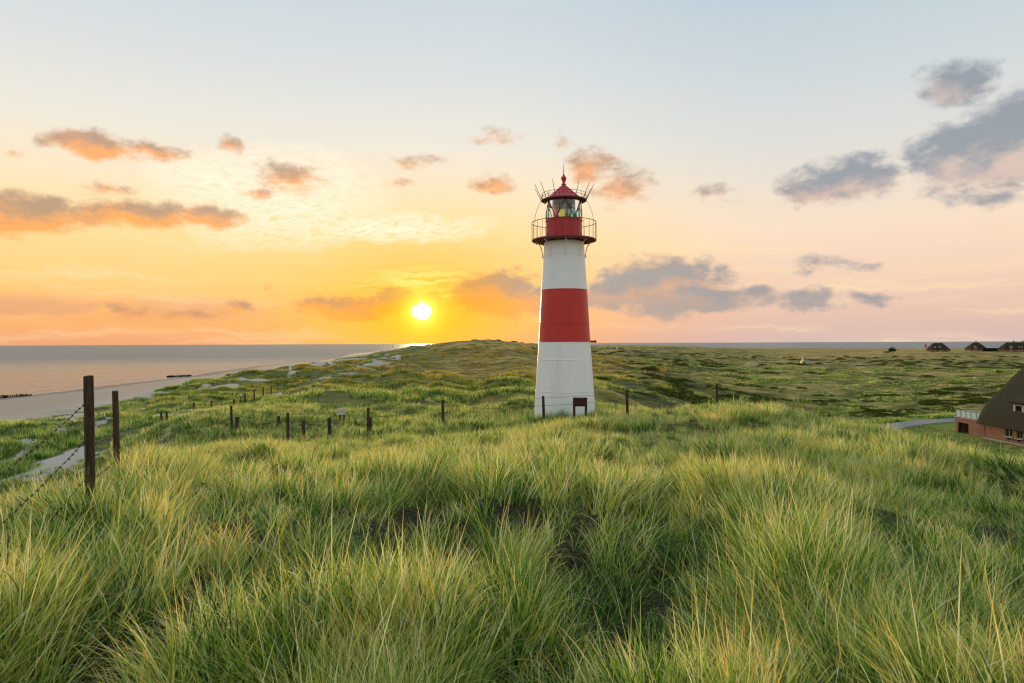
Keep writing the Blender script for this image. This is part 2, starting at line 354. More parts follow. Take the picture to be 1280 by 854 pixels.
# ================================================================== setting
def land_material():
    m, t, out = material('dune_land')
    pos = t.n('ShaderNodeNewGeometry').outputs['Position']
    sand = t.n('ShaderNodeAttribute', attribute_name='sand').outputs['Fac']
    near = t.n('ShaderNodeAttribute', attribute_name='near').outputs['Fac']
    lush = t.n('ShaderNodeAttribute', attribute_name='lush').outputs['Fac']
    flatp = t.vm('MULTIPLY', pos, (1, 1, .3))
    n1 = t.noise(flatp, .022, 4, .55); n2 = t.noise(flatp, .11, 6, .62, .6); n3 = t.noise(flatp, .9, 6, .65)
    n4 = t.noise(t.vm('MULTIPLY', flatp, (.55, 1, 1)), .34, 6, .68, .8)
    mixn = t.m('ADD', t.m('MULTIPLY', n2, .40), t.m('ADD', t.m('MULTIPLY', n4, .52), t.m('MULTIPLY', n1, .24)))
    mixn = t.m('ADD', t.m('MULTIPLY', t.m('SUBTRACT', mixn, .58), 1.5), .560)
    c = t.ramp(mixn, [(.43, (.020, .034, .006)), (.50, (.080, .092, .014)), (.565, (.19, .175, .028)), (.63, (.33, .255, .055)), (.70, (.52, .36, .12))])
    dry_sunglow = t.n('ShaderNodeAttribute', attribute_name='dry_sunglow').outputs['Fac']
    c = t.mix(t.m('MULTIPLY', dry_sunglow, .8), c, t.ramp(mixn, [(.46, (.12, .09, .02)), (.56, (.36, .25, .055)), (.66, (.58, .40, .12))]))  # dry grass tones, with the warm veil below the sun painted in
    c = t.mix(lush, c, t.mix(n3, (.10, .20, .018), (.19, .31, .04)))
    fore = t.n('ShaderNodeAttribute', attribute_name='fore').outputs['Fac']; c = t.mix(fore, c, t.mix(n3, (.06, .10, .018), (.15, .19, .045)))
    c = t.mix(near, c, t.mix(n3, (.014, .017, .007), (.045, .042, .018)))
    sc = t.mix(t.noise(pos, 3.0, 5, .6), (.36, .285, .22), (.46, .375, .30))
    sz = t.n('ShaderNodeSeparateXYZ', ins={0: pos}).outputs[2]
    sc = t.mix(t.mr(sz, 2.2, 3.4), sc, t.mix(t.noise(pos, 3.0, 5, .6), (.47, .41, .34), (.58, .51, .43)))
    wet = t.mr(sz, .75, .15)
    sc = t.mix(wet, sc, (.17, .13, .10))
    nb = t.noise(pos, .35, 4, .6)
    edge = t.mr(t.m('ADD', sand, t.m('MULTIPLY', t.m('SUBTRACT', t.noise(pos, 1.1, 5, .7), .5), .8)), .40, .60)
    c = t.mix(edge, c, sc)
    b = t.n('ShaderNodeBsdfPrincipled', ins={'Base Color': c, 'Specular IOR Level': .15, 'Sheen Roughness': .45, 'Sheen Tint': (1.0, .82, .45, 1)})
    t.put(b.inputs['Sheen Weight'], t.m('MULTIPLY', t.m('SUBTRACT', 1.0, edge), .18))
    t.put(b.inputs['Roughness'], t.m('SUBTRACT', .95, t.m('MULTIPLY', t.m('MULTIPLY', wet, sand), .5)))
    hgt = t.m('MULTIPLY', t.m('ADD', t.m('MULTIPLY', n3, .8), t.noise(flatp, 3.5, 5, .7)), t.m('SUBTRACT', 1.0, t.m('MULTIPLY', sand, .88)))
    bn = t.n('ShaderNodeBump', ins={'Strength': .9, 'Distance': .45, 'Height': hgt}); t.put(b.inputs['Normal'], bn.outputs[0])
    t.t.links.new(b.outputs[0], out.inputs[0]); return m

def build_land():
    ang = np.concatenate([np.linspace(-50, 50, 520), np.linspace(50, 310, 132)[1:-1]]); na = len(ang)
    rad = np.concatenate([[.25], np.geomspace(.6, 2700, 600)]); nr = len(rad)
    A, Rr = np.meshgrid(np.radians(ang), rad)
    x = (np.sin(A)*Rr).ravel(); y = (np.cos(A)*Rr).ravel(); z = height(x, y)
    v = np.stack([x, y, z], -1); v = np.vstack([v, [[0, 0, ground(0, 0.01)]]])
    i = np.arange(nr-1)[:, None]; j = np.arange(na)[None]; j2 = (j+1) % na
    q = np.stack([i*na+j, i*na+j2, (i+1)*na+j2, (i+1)*na+j], -1).reshape(-1, 4)
    q = q[:, ::-1]
    # drop the sea floor far out
    keep = (v[q][:, :, 2].max(1) > -5.9); q = q[keep]
    me = bpy.data.meshes.new('dune_terrain')
    tri = [(int(na*nr), int(jj), int((jj+1) % na)) for jj in range(na)]
    nv = len(v); me.vertices.add(nv); me.vertices.foreach_set('co', v.ravel())
    nl = len(q)*4 + len(tri)*3; me.loops.add(nl)
    me.loops.foreach_set('vertex_index', np.concatenate([q.ravel(), np.array([(a, c, b) for a, b, c in tri]).ravel()]))
    st = np.concatenate([np.arange(len(q))*4, len(q)*4 + np.arange(len(tri))*3]); me.polygons.add(len(st)); me.polygons.foreach_set('loop_start', st)
    me.update(calc_edges=True); me.validate()
    me.shade_smooth()
    xx, yy = v[:, 0], v[:, 1]; D = np.hypot(xx, yy)
    def attr(n, a): at = me.attributes.new(n, 'FLOAT', 'POINT'); at.data.foreach_set('value', np.ascontiguousarray(a, np.float32))
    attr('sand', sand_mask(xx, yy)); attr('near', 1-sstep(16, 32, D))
    rd = dist_poly(xx, yy, RP); sdv = shore_d(xx, yy); attr('fore', sstep(38, 46, sdv)*(1-sstep(85, 115, sdv))*sstep(20, 40, D)*(1-sstep(300, 600, D)))
    azv = np.degrees(np.arctan2(xx, yy)); attr('dry_sunglow', np.clip(sstep(-24, -12, azv)*(1-sstep(0, 12, azv))*sstep(60, 110, D)*(.75+1.2*fbm(xx, yy, 30, 3, .5, 33)), 0, 1))  # dry grass sector under the sun; its golden glow is put into the colour
    lushv = np.maximum((1-sstep(6, 16, np.maximum(np.abs(xx-50)-8, np.abs(yy-72)-14))), 1-sstep(4, 12, rd))
    attr('lush', np.clip(lushv + 1.2*fbm(xx, yy, 7, 3)*(lushv > .03), 0, 1)*sstep(30, 45, D))
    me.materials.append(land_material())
    o = bpy.data.objects.new('dune_terrain', me); COL.objects.link(o); tag(o, kind='structure')
build_land()

def build_sea():
    m, t, out = material('sea_water')
    pos = t.n('ShaderNodeNewGeometry').outputs['Position']
    p2 = t.vm('MULTIPLY', pos, (.45, 1.0, 1))
    h = t.m('ADD', t.m('MULTIPLY', t.noise(p2, .14, 5, .6, .4), 1.0), t.m('MULTIPLY', t.noise(p2, .9, 4, .6), .30))
    patch = t.noise(t.vm('MULTIPLY', pos, (.16, 1.0, 1)), .022, 6, .68)
    bn = t.n('ShaderNodeBump', ins={'Strength': t.mr(patch, .35, .65, .55, 1.0), 'Distance': 2.2, 'Height': h})
    dist = t.vm('LENGTH', pos); calm = t.mr(dist, 900.0, 180.0)        # choppy far out, calmer over the shallows
    b = t.n('ShaderNodeBsdfPrincipled', ins={'Base Color': t.mix(patch, (.075, .10, .115), (.14, .165, .18)), 'IOR': 1.33, 'Normal': bn.outputs[0]})
    t.put(b.inputs['Roughness'], t.m('ADD', t.mr(calm, 0.0, 1.0,   .36, .13), t.mr(patch, .35, .65, .06, -.04)))
    t.put(b.inputs['Specular IOR Level'], t.mr(calm, 0.0, 1.0, .52, .62))
    t.t.links.new(b.outputs[0], out.inputs[0])
    mb = MB(); n = 96; rads = [30, 200, 1000, 5000, 25000, 90000]
    mb.lathe([(r, 0) for r in rads[::-1]], n)
    o = mb.build('sea', m); tag(o, kind='structure')
build_sea()

def build_surf():
    m, t, out = material('surf_foam'); pos = t.n('ShaderNodeNewGeometry').outputs['Position']
    mk = t.mr(t.noise(t.vm('MULTIPLY', pos, (1.6, .25, 1)), .5, 5, .65), .44, .62)
    df = t.n('ShaderNodeBsdfDiffuse', ins={'Color': (.75, .74, .71, 1)}); tr = t.n('ShaderNodeBsdfTransparent')
    mx = t.n('ShaderNodeMixShader', ins={0: t.m('MULTIPLY', mk, .8), 1: tr.outputs[0], 2: df.outputs[0]}); t.t.links.new(mx.outputs[0], out.inputs[0])
    ys = np.geomspace(70, 1500, 400)
    for off, wd_ in ((-1.6, 2.2), (-9.0, 1.3)):
        xs = -shore_d(np.zeros_like(ys), ys) + off + .8*np.sin(ys/9.0)
        v = [(x, y, .05) for x, y in zip(xs-wd_/2, ys)] + [(x, y, .05) for x, y in zip(xs+wd_/2, ys)]; n = len(ys)
        o = MB().add(v, [(i, n+i, n+i+1, i+1) for i in range(n-1)]).build('surf', m); tag(o, kind='structure')
build_surf()
def strip(name, pts, width, mat, lift=.012, sub=10, th=.0):
    pts = [Vector((a, b)) for a, b in pts]; L = []
    for i in range(len(pts)-1):
        p0, p1, p2, p3 = pts[max(i-1, 0)], pts[i], pts[i+1], pts[min(i+2, len(pts)-1)]
        for k in range(sub):
            u = k/sub; L.append(.5*((2*p1) + (p2-p0)*u + (2*p0-5*p1+4*p2-p3)*u*u + (3*p1-p0-3*p2+p3)*u**3))
    L.append(pts[-1]); v = []; f = []
    xs = []; ys = []; nw = 6
    for i, p in enumerate(L):
        d = (L[min(i+1, len(L)-1)] - L[max(i-1, 0)]).normalized(); nn = Vector((-d.y, d.x))
        for k in range(nw+1):
            q = p + nn*width*(k/nw-.5); xs.append(q.x); ys.append(q.y)
    zs = height(np.array(xs), np.array(ys)) + lift
    v = list(zip(xs, ys, zs)); m = nw+1
    f = [(i*m+k, (i+1)*m+k, (i+1)*m+k+1, i*m+k+1) for i in range(len(L)-1) for k in range(nw)]
    me = bpy.data.meshes.new(name); me.from_pydata(v, [], f); me.materials.append(mat); me.update(); me.shade_smooth()
    o = bpy.data.objects.new(name, me); COL.objects.link(o); tag(o, kind='structure'); return o
M_road = simple('pale_gravel', (.27, .255, .235), .9, .2, var=.22, scale=1.5)
M_track = simple('sandy_track', (.42, .36, .30), .95, .1, var=.15, scale=.5)
strip('road', RP, 3.2, M_road, .05)
def far_xy(px, py, D0):                                     # meet the ground along a pixel ray near D0
    best = None
    for D in np.linspace(D0*.5, D0*1.6, 240):
        p = P(px, py, D); e = abs(ground(p.x, p.y) - p.z)
        if best is None or e < best[0]: best = (e, p.x, p.y)
    return best[1], best[2]

# ================================================================== lighthouse
M_white = simple('white_tower_paint', (.89, .92, .93), .40, .45, var=.03, scale=1.6, stretch=(1.6, 1.6, .16), dirt=((.76, .76, .71), .6))
M_red = simple('red_tower_paint', (.58, .028, .018), .40, .45, var=.18, scale=1.8, stretch=(1, 1, .4), dirt=((.30, .035, .03), .5))
M_red2 = simple('red_lantern_paint', (.52, .036, .042), .42, .4, var=.14, scale=3.0)
M_dark = simple('dark_iron', (.045, .032, .028), .6, .4, var=.3, scale=20)
M_rust = simple('brown_iron', (.10, .045, .03), .7, .3, var=.3, scale=14)
M_rim = simple('dark_red_iron', (.20, .035, .028), .55, .4, var=.25, scale=8)
def glass_mat(name, tint, refl=.12, clear=1.0):
    m, t, out = material(name)
    tr = t.n('ShaderNodeBsdfTransparent', ins={'Color': (*tint, 1)}); gl = t.n('ShaderNodeBsdfGlossy', ins={'Roughness': .03, 'Color': (1, 1, 1, 1)})
    fr = t.n('ShaderNodeFresnel', ins={'IOR': 1.5})
    mx = t.n('ShaderNodeMixShader', ins={0: t.m('ADD', fr.outputs[0], refl-.04, clamp=True), 1: tr.outputs[0], 2: gl.outputs[0]})
    t.t.links.new(mx.outputs[0], out.inputs[0]); return m
M_pane = glass_mat('lantern_glass', (.84, .95, .92), .06)
M_lens = glass_mat('lens_glass', (.78, .86, .83), .12)
M_fr = glass_mat('red_filter_glass', (.98, .26, .12), .06); M_fy = glass_mat('yellow_filter_glass', (.98, .86, .20), .06); M_ft = glass_mat('teal_filter_glass', (.14, .88, .84), .06)
M_curtain = simple('grey_hood_metal', (.16, .17, .17), .5, .4, var=.15, scale=6)

def build_lighthouse():
    gz = ground(LX, LY); H = lambda y: (520 - y)*34/F
    root = empty('lighthouse', (LX, LY, gz)); root.rotation_euler = (0, 0, R(-90) + math.atan2(-LX, LY)*0)
    tag(root, 'tall white lighthouse with one broad red band and red lantern, standing on the dune', 'lighthouse')
    prof = [(-.6, 1.575), (0, 1.535), (H(428), 1.285), (H(363), 1.14), (H(319.5), 1.025), (H(303), .985)]
    def rad(z): return float(np.interp(z, [p[0] for p in prof], [p[1] for p in prof]))
    def section(name, z0, z1, mat):
        zs = np.linspace(z0, z1, 5)
        return MB().lathe([(rad(z), z) for z in zs], 96).build(name, mat, root, True)
    lower = section('lower_tower', -.6, H(428), M_white)
    band = section('red_band', H(428), H(363), M_red)
    upper = section('upper_tower', H(363), H(303), M_white)
    for z, par, mt in ((H(363), band, M_red), (H(405), band, M_red), (H(428), lower, M_white), (H(449), lower, M_white), (H(319.5), upper, M_white), (H(488), lower, M_white)):
        MB().lathe([(rad(z+.02)-.004, z+.022), (rad(z)+.012, z+.014), (rad(z)+.012, z-.014), (rad(z-.02)-.004, z-.022)], 96).build('plate_seam', mt, par, True)
    MB().box((rad(3.67)*.12, rad(3.67)+.10, H(427)), (.10, .24, .10)).cyl((rad(3.67)*.12, rad(3.67)+.22, H(427)), (rad(3.67)*.12, rad(3.67)+.28, H(427)), .07).build('wall_lamp', M_dark, root)
    # gallery: local +x faces the camera after the -90 turn
    zd = H(302.2); zf = H(300)
    deck = MB().lathe([(.86, zd+.02), (1.56, zd+.01), (1.60, zd+.03), (1.60, zf), (1.56, zf+.02), (.86, zf+.02)], 72).build('gallery_deck', M_rim, root)
    for i in range(24):
        a = 2*math.pi*i/24; c, s = math.cos(a), math.sin(a)
        if i % 2 == 0: MB().cyl((.95*c, .95*s, zd), (1.57*c, 1.57*s, zd), .022, n=6).build('deck_beam', M_rust, deck)
    for i in range(8):
        a = 2*math.pi*i/8; c, s = math.cos(a), math.sin(a); r0 = rad(H(330)); pts = []
        for k in range(9):
            u = k/8; rr = r0+.02 + (1.42-r0)*(1-math.cos(u*math.pi/2)); zz = H(320) + (zd-.02-H(320))*math.sin(u*math.pi/2)
            pts.append((rr*c, rr*s, zz))
        MB().tube(pts, .026, 6).box((pts[0][0], pts[0][1], pts[0][2]-.03), (.07, .07, .14), a).build('bracket', M_white, root)
    zt = H(278.5)
    rail = MB().ring(1.6, zt, .016, 72).build('railing', M_dark, root, True)
    for i in range(28):
        a = 2*math.pi*(i+.5)/28
        MB().cyl((1.6*math.cos(a), 1.6*math.sin(a), zf-.04), (1.6*math.cos(a), 1.6*math.sin(a), zt), .010, n=6).build('baluster', M_dark, rail)
    z1 = H(274.5)
    drum = MB().lathe([(.90, zf), (.90, z1-.12), (.93, z1-.11), (.93, z1-.06), (.90, z1-.05), (.91, z1), (.80, z1)], 72).build('lantern_drum', M_red2, root, R(40))
    for a in (-28, 20, 65, -70): MB().cyl((.89*math.cos(R(a)), .89*math.sin(R(a)), zf+.24), (.93*math.cos(R(a)), .93*math.sin(R(a)), zf+.24), .035).build('vent_cap', M_red2, drum)
    z2 = H(252)
    def cyl_pt(a, z, r): return (r*math.cos(a), r*math.sin(a), z)
    rp = .885
    for k in range(6):
        ab = R(30 + 60*k)                                   # a lower corner between two upper corners
        for up in (0, 1):
            rows = 8; v = []; f = []; idx = {}
            for i in range(rows+1):
                for j in range(i+1):
                    u = i/rows; tt = (j/i - .5) if i else 0
                    zc = (z1 + (z2-z1)*u) if not up else (z2 + (z1-z2)*u)
                    ac = (ab if not up else ab + R(30)) + tt*u*R(60)
                    idx[(i, j)] = len(v); v.append(cyl_pt(ac, zc, rp))
            for i in range(rows):
                for j in range(i+1):
                    f.append((idx[(i, j)], idx[(i+1, j)], idx[(i+1, j+1)]))
                    if j < i: f.append((idx[(i, j)], idx[(i+1, j+1)], idx[(i, j+1)]))
            MB().add(v, f).build('glass_pane', M_pane, root, True)
        for sgn in (-1, 1):
            pts = [cyl_pt(ab + sgn*R(30)*u, z1 + (z2-z1)*u, rp+.005) for u in np.linspace(0, 1, 7)]
            MB().tube(pts, .021, 6).build('glazing_bar', M_dark, root)
    # optic and filters
    lens = MB().lathe([(.02, z1-.3), (.30, z1-.3), (.30, z1+.02), (.34, z1+.05)] + [(.34 + (.03 if i % 2 else 0) + .06*math.sin(math.pi*i/12), z1+.08+.60*i/12) for i in range(13)] + [(.30, z1+.70), (.24, z1+.80), (.02, z1+.86)], 40).build('lens', M_lens, root, True)
    MB().cyl((0, .14, z1-.3), (0, .14, z1+.85), .10, n=16).build('lamp_column', M_curtain, lens)
    def filt(y0, y1, mt):
        r = .70; a0, a1 = math.asin(y0/r), math.asin(y1/r)
        MB().lathe([(r, z1+.0), (r+.012, z1+.0), (r+.012, z1+.66), (r, z1+.66)], 8, a0, a1, close=True).build('colour_filter', mt, root)
    # local +y points to the right in the picture
    filt(-.56, -.30, M_fr); filt(-.24, .06, M_fy); filt(.34, .64, M_ft)
    MB().lathe([(.80, z2), (.80, z2-.22), (.78, z2-.22), (.78, z2)], 60, R(-200), R(160), close=True).build('hood', M_curtain, root, True)
    # roof
    ze = z2
    gut = MB().lathe([(.80, ze-.005), (1.10, ze+.005), (1.14, ze+.03), (1.14, ze+.07), (1.10, ze+.07), (.86, ze+.045)], 60).build('gutter', M_rim, root, R(40))
    zt2 = H(231)
    rp_ = [(.93, ze+.03), (.945, ze+.09), (.90, ze+.13)]
    for u in np.linspace(0, 1, 9)[1:]:
        rp_.append((.90 - .825*u - .03*math.sin(math.pi*u), ze+.13 + (zt2-ze-.13)*u))
    zb = H(223)
    rp_ += [(.12, zt2+.0), (.12, zt2+.03), (.075, zt2+.05), (.06, zb-.16), (.11, zb-.14), (.11, zb-.115), (.07, zb-.10)]
    roof = MB().lathe(rp_, 48).build('roof', M_red2, root, R(35))
    for i in range(12):
        a = 2*math.pi*(i+.5)/12; c, s = math.cos(a), math.sin(a)
        MB().tube([(r*c, r*s, z+.006) for r, z in rp_[2:10]], .012, 5).build('roof_rib', M_red2, roof)
    MB().lathe([(.001+.135*math.sin(math.pi*i/12), zb-.135*math.cos(math.pi*i/12)) for i in range(13)], 28).build('finial_ball', M_red2, roof, True)
    MB().cyl((0, 0, zb+.12), (0, 0, H(205)), .022, .008, 8).lathe([(.05, zb+.12), (.05, zb+.17), (.02, zb+.22)], 12).build('lightning_rod', M_dark, roof)
    rr = MB().ring(1.10, ze+.38, .011, 60).ring(1.12, ze+.24, .009, 60).build('roof_railing', M_dark, root, True)
    for i in range(12):
        a = 2*math.pi*(i+.5)/12; c, s = math.cos(a), math.sin(a)
        MB().cyl((1.13*c, 1.13*s, ze+.05), (1.10*c, 1.10*s, ze+.38), .011, n=6).build('railing_post', M_dark, rr)
    for a in (75, 52, 25, -25, -52, -75, 110, -110, 150, -150):
        c, s = math.cos(R(a)), math.sin(R(a))
        MB().cyl((1.15*c, 1.15*s, ze+.06), (1.52*c, 1.52*s, ze+.80), .018, .010, 6).build('bird_rod', M_rust, root)
    for sgn in (-1, 1):
        pts = [((.1)*1, sgn*(1.14+.32*(1-(1-u)**2)), ze + (zt-ze)*u) for u in np.linspace(0, 1, 8)]
        MB().tube(pts, .010, 5).build('cable', M_dark, root)
build_lighthouse()

# ================================================================== posts, wires, signs
def wood_mat():
    m, t, out = material('weathered_wood')
    tc = t.n('ShaderNodeTexCoord').outputs['Object']
    p = t.vm('MULTIPLY', tc, (14, 14, 1.2)); n = t.noise(p, 3.0, 7, .7, .4); l = t.noise(tc, 16.0, 4, .6)
    c = t.ramp(n, [(.3, (.016, .011, .007)), (.52, (.07, .048, .03)), (.75, (.19, .145, .095))])
    c = t.mix(t.mr(l, .58, .72, 0, .55), c, (.11, .12, .055))
    b = t.n('ShaderNodeBsdfPrincipled', ins={'Base Color': c, 'Roughness': .9, 'Specular IOR Level': .2})
    bn = t.n('ShaderNodeBump', ins={'Strength': .8, 'Distance': .012, 'Height': n}); t.put(b.inputs['Normal'], bn.outputs[0])
    t.t.links.new(b.outputs[0], out.inputs[0]); return m
M_wood = wood_mat()
M_board = simple('brown_board', (.06, .028, .018), .8, .2, var=.3, scale=9)
M_wire = simple('rusty_wire', (.035, .026, .022), .7, .3, var=.3, scale=40, metal=.3)
M_signw = simple('pale_sign_paint', (.62, .62, .56), .6, .3, var=.12, scale=7)
def post_mesh(r, h, n=14, sink=.45, seed=0, lean=(0, 0)):
    rnd = random.Random(seed); mb = MB(); rows = 9; ph = [rnd.uniform(0, 6.28) for _ in range(4)]; v = []
    for i in range(rows):
        z = -sink + (h+sink)*i/(rows-1)
        for k in range(n):
            a = 2*math.pi*k/n
            rr = r*(1 + .05*math.sin(2*a+ph[0]) + .035*math.sin(3*a+ph[1]+z*2) + .03*math.sin(z*5+ph[2]))*(1.04-.06*max(z, 0)/max(h, .1))
            v.append((rr*math.cos(a) + lean[0]*max(z, 0), rr*math.sin(a) + lean[1]*max(z, 0), z + (.004*math.sin(a+ph[3]) if i == rows-1 else 0)))
    f = [(i*n+k, i*n+(k+1) % n, (i+1)*n+(k+1) % n, (i+1)*n+k) for i in range(rows-1) for k in range(n)]
    b = len(v); v.append((lean[0]*h, lean[1]*h, h+.008)); f += [((rows-1)*n+k, (rows-1)*n+(k+1) % n, b) for k in range(n)]
    return mb.add(v, f)
def sag(a, b, s, n=22):
    a, b = Vector(a), Vector(b); return [a.lerp(b, i/n) - Vector((0, 0, 4*s*(i/n)*(1-i/n))) for i in range(n+1)]
# near barbed-wire fence
p1 = P(113, 470, 7.0); p2 = P(146.5, 489, 9.6); p0 = Vector((-3.4, 3.2, 11.55))
fence = empty('barbed_wire_fence', (p1.x, p1.y, ground(p1.x, p1.y)))
tag(fence, 'nearest barbed wire fence with two round weathered posts above the beach', 'fence')
off = fence.location
for i, (p, r) in enumerate(((p0, .045), (p1, .046), (p2, .043))):
    gz = ground(p.x, p.y)
    post_mesh(r, p.z - gz, 18, .4, i+3, ((0, 0), (-.012, 0), (-.03, .01))[i]).build('post', M_wood, fence, R(50), loc=(p.x-off.x, p.y-off.y, gz-off.z))
def barbed(pts):
    mb = MB().tube(pts, .0028, 5); rnd = random.Random(5); L = 0; nxt = .03
    for a, b in zip(pts[:-1], pts[1:]):
        seg = (b-a).length; t_ = nxt - L
        while t_ < seg:
            c = a.lerp(b, t_/seg); d = (b-a).normalized(); u = d.orthogonal().normalized(); v_ = d.cross(u)
            mb.cyl(c-d*.012, c+d*.012, .0070, n=6)
            for k in range(4):
                an = rnd.uniform(0, 6.28); e = (u*math.cos(an)+v_*math.sin(an))*.023 + d*rnd.uniform(-.01, .01); mb.cyl(c, c+e, .0032, .0012, 4)
            nxt += .105; t_ = nxt - L
        L += seg
    return mb
for za, zb, zc in (((11.22), P(107, 504.5, 7).z, P(138, 507, 9.6).z), ((10.86), P(108, 551, 7).z, P(140, 543, 9.6).z), (10.48, P(112, 598, 7).z, P(141, 575, 9.6).z)):
    pts = sag((p0.x+.04, p0.y, za), (p1.x-.035, p1.y-.035, zb), .07) + sag((p1.x-.035, p1.y-.035, zb), (p2.x-.03, p2.y-.035, zc), .06)[1:]
    barbed([q - off for q in pts]).build('barbed_wire', M_wire, fence)

def fence_line(name, label, posts, wires, r=.06, wr=.007):
    ps = []
    for px, py, D in posts:
        p = P(px, py, D); ps.append((p, ground(p.x, p.y)))
    root = empty(name, (ps[0][0].x, ps[0][0].y, ps[0][1])); tag(root, label, 'fence'); o = root.location
    for i, (p, gz) in enumerate(ps):
        post_mesh(r*(1+.15*math.sin(i*3.1)), max(p.z-gz, .5), 10, .5, i+11, (random.uniform(-.03, .03), random.uniform(-.03, .03))).build('post', M_wood, root, R(50), loc=(p.x-o.x, p.y-o.y, gz-o.z))
    for dz in wires:
        pts = []
        for (a, ga), (b, gb) in zip(ps[:-1], ps[1:]):
            pts += sag(Vector((a.x, a.y-r, a.z-dz))-o, Vector((b.x, b.y-r, b.z-dz))-o, .05, 8)
        MB().tube(pts, wr, 5).build('wire', M_wire, root)
fence_line('wire_fence', 'long post and wire fence crossing the dune in front of the lighthouse',
           [(289.5, 507, 34), (359.5, 516, 31), (460, 510, 31.5), (554, 500, 32), (679.5, 495, 30.6), (784, 487, 32), (896, 480, 33.5)], (.08, .42), .065)
fence_line('dune_fence', 'line of dark wooden posts climbing away over the beach dune',
           [(a, b, d) for a, b, c, d in FENCE3], (), .075)
def lone_post(px, py, D, label, r=.07, h=None):
    p = P(px, py, D); gz = ground(p.x, p.y); hh = max(p.z-gz, .35) if h is None else h
    o = post_mesh(r, hh, 10, .5, int(px), (random.uniform(-.03, .03), 0)).build('fence_post', M_wood, None, R(50), loc=(p.x, p.y, gz))
    tag(o, label, 'post', 'short loose posts in the dune grass')
lone_post(202, 516, 36, 'left one of two dark posts standing close together in grass', .06)
lone_post(208.5, 515, 36, 'right one of two dark posts standing close together in grass', .06)
lone_post(296.5, 521, 33, 'thick short stump right beside a tall thin fence post', .10)
lone_post(316.8, 519, 40, 'smallest dark stump, between the short thick stump and the middle fence posts', .08)
lone_post(348, 520, 36, 'short stump just left of a tall fence post in the field', .085)
lone_post(379, 525, 32, 'short stump just right of a tall fence post in the field', .085)
lone_post(411.5, 522, 33, 'short dark stump left of the pale notice board', .085)
lone_post(462.5, 521, 31.8, 'stump touching the fence post right of the pale notice board', .08)
# boards
def board(name, label, px0, px1, pyt, pyb, D, mat, legs, lr, cat='sign', th=.05):
    a, b = P(px0, pyt, D), P(px1, pyb, D); cx = (a.x+b.x)/2; gz = ground(cx, D)
    root = empty(name, (cx, D, gz)); tag(root, label, cat)
    MB().box((0, 0, (a.z+b.z)/2-gz), (b.x-a.x, th, a.z-b.z)).build('panel', mat, root)
    for lx in legs:
        x = P(lx, pyt, D).x - cx; MB().box((x, th/2+lr, (a.z-gz-.4)/2-.01), (lr*2, lr*2, a.z-gz+.4)).build('leg', M_wood if mat is not M_board else M_board, root)
    for zz in (a.z-gz-.06, b.z-gz+.06):
        MB().box((0, -th/2-.012, zz), (b.x-a.x+.02, .024, .04)).build('batten', mat, root)
board('notice_board', 'dark brown notice board on two legs in front of the lighthouse', 716, 733.5, 497, 508, 30.9, M_board, (717.5, 732.2), .05)
board('pale_sign', 'pale sign plate on two dark legs in the field left of the lighthouse', 423, 431, 510.5, 518.5, 37, M_signw, (424.5, 429.5), .045)
g_ = P(269, 515, 49); gz = ground(g_.x, g_.y)
so = empty('low_sign', (g_.x, g_.y, gz)); tag(so, 'low white plate beside a dark post on the dune path', 'sign')
MB().box((0, 0, .42), (.36, .03, .22)).build('panel', M_signw, so); MB().box((0, .04, .1), (.06, .05, .8)).build('stake', M_wood, so)
g_ = P(301, 494, 68); gz = ground(g_.x, g_.y)
so = empty('marker_post', (g_.x, g_.y, gz)); tag(so, 'thin dark post with a small white cap beside the dune fence', 'post')
hh = max(g_.z-gz, .6); post_mesh(.06, hh-.1, 8, .4, 77).build('shaft', M_wood, so); MB().cyl((0, 0, hh-.1), (0, 0, hh+.1), .10, .09, 10).build('cap', M_signw, so)

# groynes
M_pile = simple('tarred_timber', (.02, .016, .014), .8, .2, var=.4, scale=9)
def groyne(label, xs, hs, r, D_of):
    root = None
    for i, (px, py) in enumerate(xs):
        D = D_of(px, py); p = P(px, py, D); bx = (p.x, p.y, 0)
        if root is None: root = empty('groyne', bx); tag(root, label, 'groyne')
        o = post_mesh(r*random.uniform(.8, 1.2), hs*random.uniform(.75, 1.15), 8, 1.2, i+40).build('pile', M_pile, root, R(50), loc=(p.x-root.location.x, p.y-root.location.y, .1))
seaD = lambda px, py: EYE*F/(py-yh(px))
groyne('row of dark timber piles at the water edge on the far left', [(-30+i*2.3, 499.2-.11*i) for i in range(31)], .6, .16, seaD)
groyne('row of dark timber piles in the shallows farther along the beach', [(209+i*1.0, 471.6-.04*i) for i in range(31)], .55, .16, seaD)

# ================================================================== thatched house on the right
def brick_mat():
    m, t, out = material('red_brick')
    g = t.n('ShaderNodeTexCoord').outputs['Object']; s = t.n('ShaderNodeSeparateXYZ', ins={0: g})
    uvv = t.n('ShaderNodeCombineXYZ', ins={0: t.m('ADD', s.outputs[0], s.outputs[1]), 1: s.outputs[2]}).outputs[0]
    bt = t.n('ShaderNodeTexBrick', ins={'Vector': uvv, 'Color1': (.32, .115, .065, 1), 'Color2': (.25, .085, .05, 1), 'Mortar': (.30, .25, .20, 1), 'Scale': 1.0, 'Mortar Size': .008, 'Brick Width': .24, 'Row Height': .075})
    c = t.mix(t.mr(t.noise(g, .8, 5, .6), .4, .7, 0, .45), bt.outputs[0], (.18, .075, .05))
    b = t.n('ShaderNodeBsdfPrincipled', ins={'Base Color': c, 'Roughness': .9, 'Specular IOR Level': .2}); t.t.links.new(b.outputs[0], out.inputs[0]); return m
